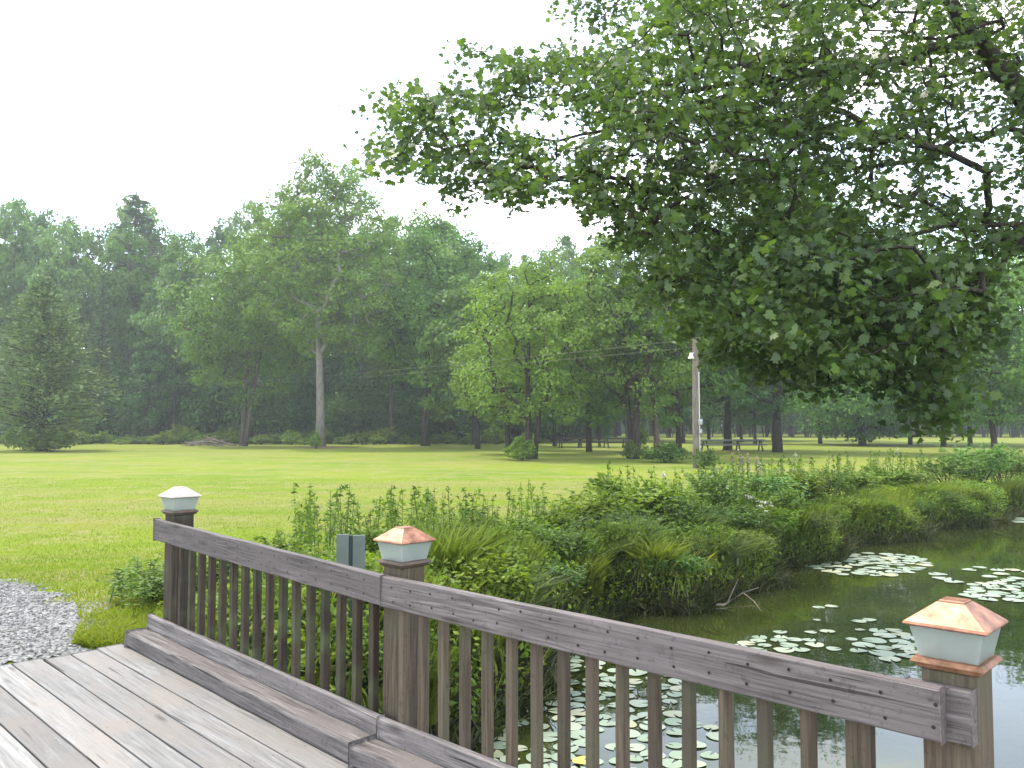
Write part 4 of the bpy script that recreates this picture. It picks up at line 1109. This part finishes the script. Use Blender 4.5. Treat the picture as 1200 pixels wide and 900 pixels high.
# undergrowth: broad leaves on short stems
p = along_bank(7500, .05, 1.9, g=g)
sd = pond_sd(p[:, 0], p[:, 1])
gz = ground_z(p[:, 0], p[:, 1]); C = []; NN = []
hmax = (.12 + .5 * g.random(len(p)) * (.35 + .65 * np.clip(.5 + .8 * np.sin(p[:, 0] * 1.3 + 2) * np.sin(p[:, 1] * 1.1), 0, 1))) * (1 - .5 * sstep(1.0, 1.8, sd))
for i in range(len(p)):
    m = 14; s = g.random(m) ** .7
    q = np.column_stack([p[i, 0] + g.normal(size=m) * .08, p[i, 1] + g.normal(size=m) * .08, gz[i] + s * hmax[i]])
    C.append(q); NN.append(unit(g.normal(size=(m, 3)) * .6 + np.array((0, 0, 1))))
C = np.concatenate(C); NN = np.concatenate(NN)
me = mesh_poly('bank_undergrowth', [leaf_quads(C, NN, .072, .5, g)])
tag(link('bank_undergrowth', me, M['weed']), 'low leafy undergrowth matting the pond bank', 'undergrowth', kind='stuff')

# dark sedge and roots hanging on the steep face of the bank
p = along_bank(9000, -.22, .32, g=g)
b3 = np.column_stack([p, np.maximum(ground_z(p[:, 0], p[:, 1]), -1.12) - .01])
me = mesh_poly('bank_sedge', blades(b3, .12 + .38 * g.random(len(p)) ** 1.5, .008, 1.0, g))
tag(link('bank_sedge', me, M['sedge']), 'dark matted sedge and roots along the waterline of the bank', 'sedge', kind='stuff')
# individual bank bushes
BV = [bush(140, 1, 1.1, 1700, .075, 'weed', lobes=10), bush(141, 1, 1.2, 1900, .065, 'weed_d', lobes=11), bush(142, 1, 1.0, 1500, .085, 'weed', lobes=8), bush(143, 1, 1.1, 1800, .06, 'weed_d', lobes=12), bush(144, 1, 1.2, 1700, .07, 'green_b', lobes=10)]
def on_bank(px, d): 
    x = (px - 600) / 1000 * d; return (x, d, float(ground_z(x, d)) - .03)
bl = [ # px, depth, height, width, variant, label
 (590, 11.6, .55, 1.0, 0, 'bright leafy weed bush behind the middle post lantern, lowest of the bank'),
 (560, 12.8, .5, .9, 2, 'light green weed bush at the lawn edge right of the middle lantern'),
 (640, 12.2, .6, 1.2, 1, 'dark low bush on the bank right of the middle lantern'),
 (655, 13.6, .55, 1.1, 2, 'light bush on the bank next to the dark low one'),
 (690, 14.6, .75, 1.5, 0, 'rounded bright bush at the top of the bank before the lawn'),
 (735, 15.6, .95, 1.9, 0, 'large rounded yellow-green bush standing highest on the middle bank'),
 (770, 16.2, .8, 1.5, 2, 'yellow-green bush at right side of the large rounded one'),
 (720, 13.8, .6, 1.3, 1, 'dark bush below the large rounded yellow-green bush'),
 (790, 15.2, .7, 1.4, 3, 'dark bush overhanging the water near the fallen twig'),
 (838, 17.6, .95, 1.3, 4, 'bluish bush left of the pink-tipped stalks'),
 (862, 18.4, .9, 1.4, 3, 'dark bush among the pink-tipped stalks'),
 (850, 16.2, .6, 1.4, 1, 'dark overhanging bush at the water edge below the bluish bush'),
 (895, 18.8, .85, 1.5, 4, 'greyish leafy bush above the small white flowers'),
 (905, 17.6, .65, 1.4, 0, 'bright bush beside the small white flowers'),
 (938, 20.0, .8, 1.6, 2, 'bright bush at the bank left of the far lily pads'),
 (965, 21.5, .9, 1.5, 1, 'dark bush above the far lily pads'),
 (1000, 22.4, .7, 1.6, 2, 'light green bush above the right end of the far lily pads'),
 (1035, 24.6, .75, 1.7, 0, 'pale green bush on the bank between far lily pads and the dark shoreline shrub'),
 (1062, 24.5, .6, 1.5, 2, 'small bright bush where the bank turns to the right'),
 (1108, 26.6, 1.0, 2.0, 3, 'dark shoreline shrub at the bend of the pond'),
 (1140, 27.2, 1.25, 2.2, 4, 'tall leafy shrub at the bend of the pond, highest at the right'),
 (1172, 28.4, 1.15, 2.0, 3, 'dark shrub on the shore right of the tall leafy shrub'),
 (1205, 29.6, .9, 2.2, 1, 'dark shrub on the shore cut by the right edge of the view'),
 (505, 10.6, .55, .9, 1, 'dark weedy bush directly right of the middle lantern'),
 (452, 10.2, .45, .8, 0, 'leafy weed bush seen between the grey plates and the middle lantern'),
 (330, 7.7, .5, .8, 0, 'leafy weed seen through the balusters of the far railing section, left part'),
 (395, 7.2, .5, .8, 2, 'leafy weed seen through the balusters of the far railing section, right part'),
 (432, 6.5, .5, .7, 1, 'dark leafy weed seen through the balusters next to the middle post'),
 (185, 7.3, .3, .7, 1, 'low weed beside the far post at the corner of the deck'),
 (240, 7.6, .42, .8, 0, 'leafy weed behind the far post of the railing')]
for px, d, h, w, v, lb in bl:
    t = empty('bank_bush', on_bank(px, d), random.uniform(0, 6.28)); t.scale = (w * .92, w * .92, h * .88); tag(t, lb, 'bush')
    link('stem', BV[v][0], None, t); link('foliage', BV[v][1], None, t)

GV = [grass_clump(150, .9, 1.0, 420, 'blade', .012, .7), grass_clump(151, .8, .9, 600, 'straw', .008, .7), grass_clump(152, .9, .8, 380, 'blade', .013, .5)]
pp = []
for px in range(575, 1230, 21):
    dd = np.interp(px, [560, 640, 740, 860, 960, 1100, 1230], [8.0, 10.0, 11.5, 13.0, 15.5, 21.0, 25.0])
    while dd < 34:
        if pond_sd(np.array([(px - 600) / 1000 * dd]), np.array([dd]))[0] > .28: break
        dd += .15
    pp.append((px, dd + random.uniform(0, .5)))
for i, (px, d) in enumerate(pp):
    v = [0, 3, 2, 4, 1, 0, 2][i % 7]; h = random.uniform(.25, .62); w = random.uniform(.5, 1.0)
    b = on_bank(px, d)
    if i % 4 == 1:
        o = link('grass_clump', GV[i % 3], None, None, b, (0, 0, i)); o.scale = (1.0 + .3 * (i % 3), 1.0, .55 + .1 * (i % 4)); tag(o, 'drooping grass clump hanging over the waterline between low bushes', 'grass', 'grass clumps hanging over the waterline'); continue
    t = empty('bank_bush', (b[0], b[1], b[2] - .05), random.uniform(0, 6.28)); t.scale = (w, w, h)
    tag(t, 'low leafy bush overhanging the waterline of the bank', 'bush', 'low bushes overhanging the waterline')
    link('stem', BV[v][0], None, t); link('foliage', BV[v][1], None, t)
# tall grass clumps drooping over the water
gl = [(520, 8.9, .9, 1.0, 0, 'tall reed grass clump right of the middle post'), (575, 9.2, .85, .9, 2, 'upright grass clump seen above the lily pads'), (548, 7.9, .8, .8, 0, 'arching grass clump at the water edge behind the balusters'),
      (742, 13.3, .8, 1.3, 1, 'pale mound of fine drooping grass on the bank'), (718, 12.9, .7, 1.1, 1, 'second pale drooping grass mound left of the largest one'), (810, 15.0, .7, 1.3, 1, 'grey-green drooping grass mound above the fallen twig'),
      (680, 12.6, .7, 1.1, 0, 'green grass clump at the waterline left of the pale mounds'), (880, 16.9, .7, 1.2, 0, 'grass clump hanging to the water under the white flowers'), (950, 18.6, .6, 1.3, 2, 'grass clump at the waterline left of the far lily pads'),
      (610, 10.4, .8, .9, 2, 'grass clump at the waterline beside the near lily pads'), (560, 10.6, .8, .8, 0, 'grass clump below the dark low bush'), (1080, 23.4, .6, 1.6, 0, 'grass clump at the shore bend beside the small bright bush'),
      (1010, 21.2, .5, 1.5, 2, 'grass clump at the waterline behind the far lily pads'), (470, 7.3, .8, .8, 0, 'grass clump behind the middle post'), (500, 6.9, .7, .7, 2, 'grass clump seen between the first balusters right of the middle post')]
for px, d, h, w, v, lb in gl:
    o = link('grass_clump', GV[v], None, None, on_bank(px, d), (0, 0, random.uniform(0, 6))); o.scale = (w, w, h); tag(o, lb, 'grass')

# tall weed stalks
def stalk(seed, H, n=60, leaf=.07, mat='weed_d', flower=None):
    g2 = np.random.default_rng(seed); mb = MB(); b = g2.normal(size=2) * .06
    mb.tube([(0, 0, -.03), (b[0] * .4, b[1] * .4, H * .5), (b[0], b[1], H)], [.006, .005, .002], 4, cap=False)
    s = .2 + .78 * g2.random(n); q = np.column_stack([b[0] * s, b[1] * s, H * s]) + g2.normal(size=(n, 3)) * np.array((.045, .045, .01)) * (1.25 - s)[:, None]
    nr = unit(g2.normal(size=(n, 3)) * .5 + np.array((0, 0, .8)))
    cr = mesh_poly('leaves', [leaf_quads(q, nr, leaf, .3, g2)]); cr.materials.append(M[mat])
    tm = mb.mesh('stem'); tm.materials.append(M[mat]); parts = [('stem', tm), ('leaves', cr)]
    if flower:
        s = .86 + .16 * g2.random(34); q = np.column_stack([b[0] * s, b[1] * s, H * s]) + g2.normal(size=(34, 3)) * .014
        fm = mesh_poly('flower_head', [leaf_quads(q, unit(g2.normal(size=(34, 3))), .03, .8, g2)]); fm.materials.append(M[flower]); parts.append(('flower_head', fm))
    return parts
SV = [stalk(160 + i, .9, mat=['weed_d', 'weed', 'weed_d', 'weed'][i]) for i in range(4)]; SF = [stalk(170, .95, flower='pinkpetal'), stalk(171, .9, flower='petal')]
cnt = 0
for i in range(300):
    t_ = g.random()
    px = g.uniform(350, 1080) if i % 3 else g.uniform(350, 640)
    if i >= 190: px = g.uniform(820, 1090)
    dd = np.interp(px, [350, 440, 520, 640, 720, 800, 900, 1000, 1080], [10.8, 11.6, 12.2, 14, 15.6, 17.6, 20, 23.4, 25.6]) + g.normal() * .7
    b = on_bank(px, dd)
    if pond_sd(np.array([b[0]]), np.array([b[1]]))[0] < .15: continue
    pk = 835 < px < 890 and g.random() < .5
    v = SF[0] if pk else (SF[1] if g.random() < .05 else SV[i % 4])
    h = g.uniform(.65, 1.15) * (1.0 if px < 700 else 1.3)
    zone = 'left of the middle lantern' if px < 440 else ('between the middle lantern and the large rounded bush' if px < 700 else ('around the large rounded yellow-green bush' if px < 820 else 'on the right part of the bank'))
    t = empty('weed_stalk', b, g.random() * 6); t.scale = (1.3, 1.3, h)
    if pk: tag(t, 'pink-tipped tall stalk on the bank right of the large rounded bush', 'weed', 'pink-tipped stalks')
    elif v is SF[1]: tag(t, 'pale-flowered tall weed stalk ' + zone, 'weed', 'pale-flowered stalks ' + zone)
    else: tag(t, 'tall green weed stalk ' + zone, 'weed', 'tall weed stalks ' + zone)
    for nm, me_ in v: link(nm, me_, None, t)

for i, (px, d) in enumerate([(150, 7.4), (158, 7.1), (166, 7.5), (172, 6.9), (178, 7.3), (140, 7.8), (183, 7.8), (163, 6.7), (132, 7.2), (175, 8.2)]):
    b = on_bank(px, d); t = empty('weed_stalk', b, i * 1.3); t.scale = (1.2, 1.2, random.uniform(.28, .5))
    tag(t, 'short weed stalk in the rough grass between the gravel and the far railing post', 'weed', 'weeds at the corner of the deck')
    for nm, me_ in SV[i % 4]: link(nm, me_, None, t)
# small white flowers above the water
for i in range(7):
    c = on_bank(890 + g.normal() * 12, 16.9 + g.normal() * .25)
    mb = MB(); mb.tube([(0, 0, 0), (0.02, 0, .55)], [.004, .003], 4)
    q = np.array((.02, 0, .56)) + g.normal(size=(20, 3)) * np.array((.035, .035, .012))
    t = tag(empty('wildflower', (c[0], c[1], c[2] + .02)), 'small white wildflower among dark leaves at the water edge', 'wildflower', 'small white wildflowers')
    mb.build('stem', M['weed'], t); fm = mesh_poly('petals', [leaf_quads(q, unit(g.normal(size=(20, 3)) + np.array((0, 0, 1.5))), .05, .8, g)]); link('petals', fm, M['petal'], t)

# lawn blades near the camera
n = 130000
y = 5.9 + 26 * g.random(n) ** 1.9; x = g.uniform(-.68, .3, n) * y
sd = pond_sd(x, y)
k = (sd > .9) & (np.abs(x) < .66 * y + .6) & ~in_poly(x, y, GP) & ((x + .5125) * U[0] + (y - 4.1) * U[1] > 2.72) | ((sd > .7) & (x > -2.2) & (y > 6.5) & ~in_poly(x, y, GP))
x = x[k]; y = y[k]
tall_ = sstep(2.4, 1.0, np.hypot(x + 2.7, y - 6.7)) if False else 1 - sstep(.5, 1.5, np.hypot(x + 2.45, y - 6.6))
hh = (.02 + .035 * g.random(len(x))) * (1 + .6 * tall_) * (1 + .3 * (1 - sstep(1, 2.2, pond_sd(x, y))))
me = mesh_poly('lawn_grass', blades(np.column_stack([x, y, ground_z(x, y) - .004]), hh, .0045, .8, g))
tag(link('lawn_grass', me, M['lawnblade']), 'short mown grass blades of the lawn beyond the bridge', 'grass', kind='stuff')

# ---------------------------------------------------------------- lily pads
def pad_mesh(seed):
    g2 = np.random.default_rng(seed); v = [(0, 0, .008)]; n = 22; notch = .20
    for i in range(n + 1):
        a = notch + (2 * math.pi - 2 * notch) * i / n; r = .5 * (1 + .03 * math.sin(5 * a + seed))
        v.append((r * .55 * math.cos(a), r * .55 * math.sin(a), .006))
    for i in range(n + 1):
        a = notch + (2 * math.pi - 2 * notch) * i / n; r = .5 * (1 + .05 * math.sin(3 * a + seed))
        v.append((r * math.cos(a), r * math.sin(a), .010 + .022 * max(0, math.sin(2 * a + seed))))
    f = [(0, 1 + i, 2 + i) for i in range(n)] + [(1 + i, n + 2 + i, n + 3 + i, 2 + i) for i in range(n)]
    me = bpy.data.meshes.new('lily_pad'); me.from_pydata(v, [], f); me.update(); me.materials.append(M['pad'])
    me.polygons.foreach_set('use_smooth', [True] * len(f)); return me
PM = [pad_mesh(i) for i in range(4)]
def wpt(px, py):
    d = (EYE.z - WATER_Z) / ((py - 500) / 1000); return (px - 600) / 1000 * d, d
placed = []
def pads(n, cx, cy, rx, ry, smin, smax, label, group, poly=False):
    k = 0; tries = 0
    while k < n and tries < 6000:
        tries += 1
        a = g.random() * 6.283; r = math.sqrt(g.random())
        px = cx + rx * r * math.cos(a); py = cy + ry * r * math.sin(a)
        x, y = wpt(px, py); s = g.uniform(smin, smax)
        if pond_sd(np.array([x]), np.array([y]))[0] > -.12: continue
        if any((x - a_) ** 2 + (y - b_) ** 2 < ((s + c_) * .46) ** 2 for a_, b_, c_ in placed): continue
        placed.append((x, y, s))
        o = link('lily_pad', PM[int(g.integers(4))], None, None, (x, y, WATER_Z + .004 + .003 * g.random()), (g.normal() * .012, g.normal() * .012, g.random() * 6.28))
        o.scale = (s, s, s); tag(o, label, 'lily pad', group); k += 1
pads(105, 1015, 660, 68, 13, .20, .36, 'pale lily pad in the dense raft near the far bank', 'far raft of lily pads')
pads(58, 700, 800, 100, 40, .14, .24, 'lily pad floating behind the balusters in the middle of the railing', 'near lily pads, upper rows')
pads(50, 700, 865, 145, 42, .13, .23, 'lily pad floating low behind the balusters near the bottom of the view', 'near lily pads, lower rows')
pads(16, 905, 752, 48, 9, .16, .26, 'lily pad floating just above the rail board left of the nearest lantern', 'pads above the rail board')
pads(15, 1035, 752, 34, 17, .20, .30, 'lily pad floating beside the nearest lantern', 'pads beside the nearest lantern')
pads(40, 1185, 690, 60, 14, .2, .34, 'pale lily pad on the water at right behind the nearest lantern', 'pads at the right')
pads(10, 1150, 676, 60, 14, .2, .34, 'scattered lily pad on the open water at right', 'scattered pads at the right')
pads(22, 1200, 609, 40, 3, .4, .6, 'very distant lily pad close to the far shore at the right edge', 'distant pads')
pads(12, 965, 735, 60, 30, .1, .2, 'small lily pad on the dark water left of the nearest lantern', 'small scattered pads')
x, y = wpt(682, 886)
o = link('lily_pad', PM[1].copy(), None, None, (x, y, WATER_Z + .02), (0, 0, 1)); o.data.materials.clear(); o.data.materials.append(M['pad_yellow']); o.scale = (.17, .17, .17)
tag(o, 'single yellow withered lily pad behind the balusters', 'lily pad')

# fallen twig in the water
def W(px, py, dz=.0):
    x, y = wpt(px, py); return (x, y, WATER_Z + dz)
mb = MB()
mb.tube([W(795, 705, -.02), W(822, 707, .03), W(845, 708, .02), W(868, 700, .10), W(886, 696, .13)], [.012, .016, .018, .014, .006], 6)
mb.tube([W(868, 700, .10), W(880, 704, .03), W(893, 718, -.02)], [.010, .008, .005], 5)
mb.tube([W(850, 706, .04), W(862, 692, .2), W(872, 688, .26)], [.010, .006, .003], 5)
tag(mb.build('fallen_twig', M['dead'], None, smooth=True), 'bare pale twig lying half in the water below the bank', 'twig')

# ---------------------------------------------------------------- light, sky, haze
EL = R(60); AZ = R(-50)
sd_ = Vector((math.sin(AZ) * math.cos(EL), math.cos(AZ) * math.cos(EL), math.sin(EL)))
sun = bpy.data.lights.new('sun', 'SUN'); sun.energy = 5.0; sun.angle = R(5); sun.color = (1.0, .93, .80)
so = bpy.data.objects.new('sun', sun); COL.objects.link(so); so.rotation_euler = sd_.to_track_quat('Z', 'Y').to_euler(); so.location = (-30, 20, 40)
w = bpy.data.worlds.new('World'); scn.world = w; w.use_nodes = True
nt = w.node_tree; nt.nodes.clear()
out = nt.nodes.new('ShaderNodeOutputWorld'); bg = nt.nodes.new('ShaderNodeBackground'); bg.inputs['Strength'].default_value = 0.115
sky = nt.nodes.new('ShaderNodeTexSky'); sky.sky_type = 'NISHITA'; sky.sun_disc = False; sky.sun_elevation = EL; sky.sun_rotation = AZ
sky.dust_density = 3.0; sky.air_density = 1.2; sky.ozone_density = 1.0
# thin bright cloud veil, procedural in sky direction
tc = nt.nodes.new('ShaderNodeTexCoord'); mp = nt.nodes.new('ShaderNodeMapping'); mp.inputs['Scale'].default_value = (1, 1, 2.6)
nz = nt.nodes.new('ShaderNodeTexNoise'); nz.inputs['Scale'].default_value = 1.7; nz.inputs['Detail'].default_value = 7; nz.inputs['Roughness'].default_value = .55
nt.links.new(tc.outputs['Generated'], mp.inputs['Vector']); nt.links.new(mp.outputs[0], nz.inputs['Vector'])
cf = ramp(nt, nz.outputs['Fac'], [(.30, (.80, .80, .80)), (.60, (1, 1, 1))])
nb_ = nt.nodes.new('ShaderNodeTexNoise'); nb_.inputs['Scale'].default_value = 2.6; nb_.inputs['Detail'].default_value = 5
nt.links.new(mp.outputs[0], nb_.inputs['Vector'])
veil = ramp(nt, nb_.outputs['Fac'], [(.50, (12.6, 14.8, 18.0)), (.68, (21.5, 20.8, 19.8))])
cc = mix(nt, cf, sky.outputs[0], veil)
sz_ = nt.nodes.new('ShaderNodeSeparateXYZ'); nt.links.new(tc.outputs['Generated'], sz_.inputs[0])
mz = nt.nodes.new('ShaderNodeMapRange'); mz.inputs['From Min'].default_value = 0.0; mz.inputs['From Max'].default_value = .75; mz.inputs['To Min'].default_value = 2.1; mz.inputs['To Max'].default_value = 1.0
nt.links.new(sz_.outputs['Z'], mz.inputs['Value'])
vm = nt.nodes.new('ShaderNodeVectorMath'); vm.operation = 'SCALE'; nt.links.new(cc, vm.inputs[0]); nt.links.new(mz.outputs[0], vm.inputs['Scale'])
cc = vm.outputs[0]
nt.links.new(cc, bg.inputs['Color']); nt.links.new(bg.outputs[0], out.inputs['Surface'])

if USE_HAZE:
    mb = MB(); mb.box(-420, 420, -30, 420, -2.6, 46)
    m, nt, out = new_mat('haze')
    v = nt.nodes.new('ShaderNodeVolumePrincipled'); v.inputs['Color'].default_value = (.90, .96, .95, 1); v.inputs['Density'].default_value = 0.0009; v.inputs['Anisotropy'].default_value = .3
    nt.links.new(v.outputs[0], out.inputs['Volume'])
    tag(mb.build('haze', m), 'pale summer haze in the air over the lawn', 'haze', kind='stuff')

cam = bpy.data.cameras.new('camera'); co = bpy.data.objects.new('camera', cam); COL.objects.link(co)
co.location = EYE; co.rotation_euler = (R(90) + PITCH, 0, 0); cam.lens = 30; cam.sensor_width = 36; cam.clip_end = 3000; cam.clip_start = .05
scn.camera = co
vs = scn.view_settings; vs.view_transform = 'Standard'; vs.look = 'None'; vs.exposure = -0.02; vs.gamma = 1; vs.use_curve_mapping = False
cy = scn.cycles
cy.max_bounces = 8; cy.diffuse_bounces = 3; cy.glossy_bounces = 3; cy.transmission_bounces = 4; cy.transparent_max_bounces = 8; cy.volume_bounces = 0
cy.use_denoising = True; cy.caustics_reflective = False; cy.caustics_refractive = False; cy.sample_clamp_indirect = 6
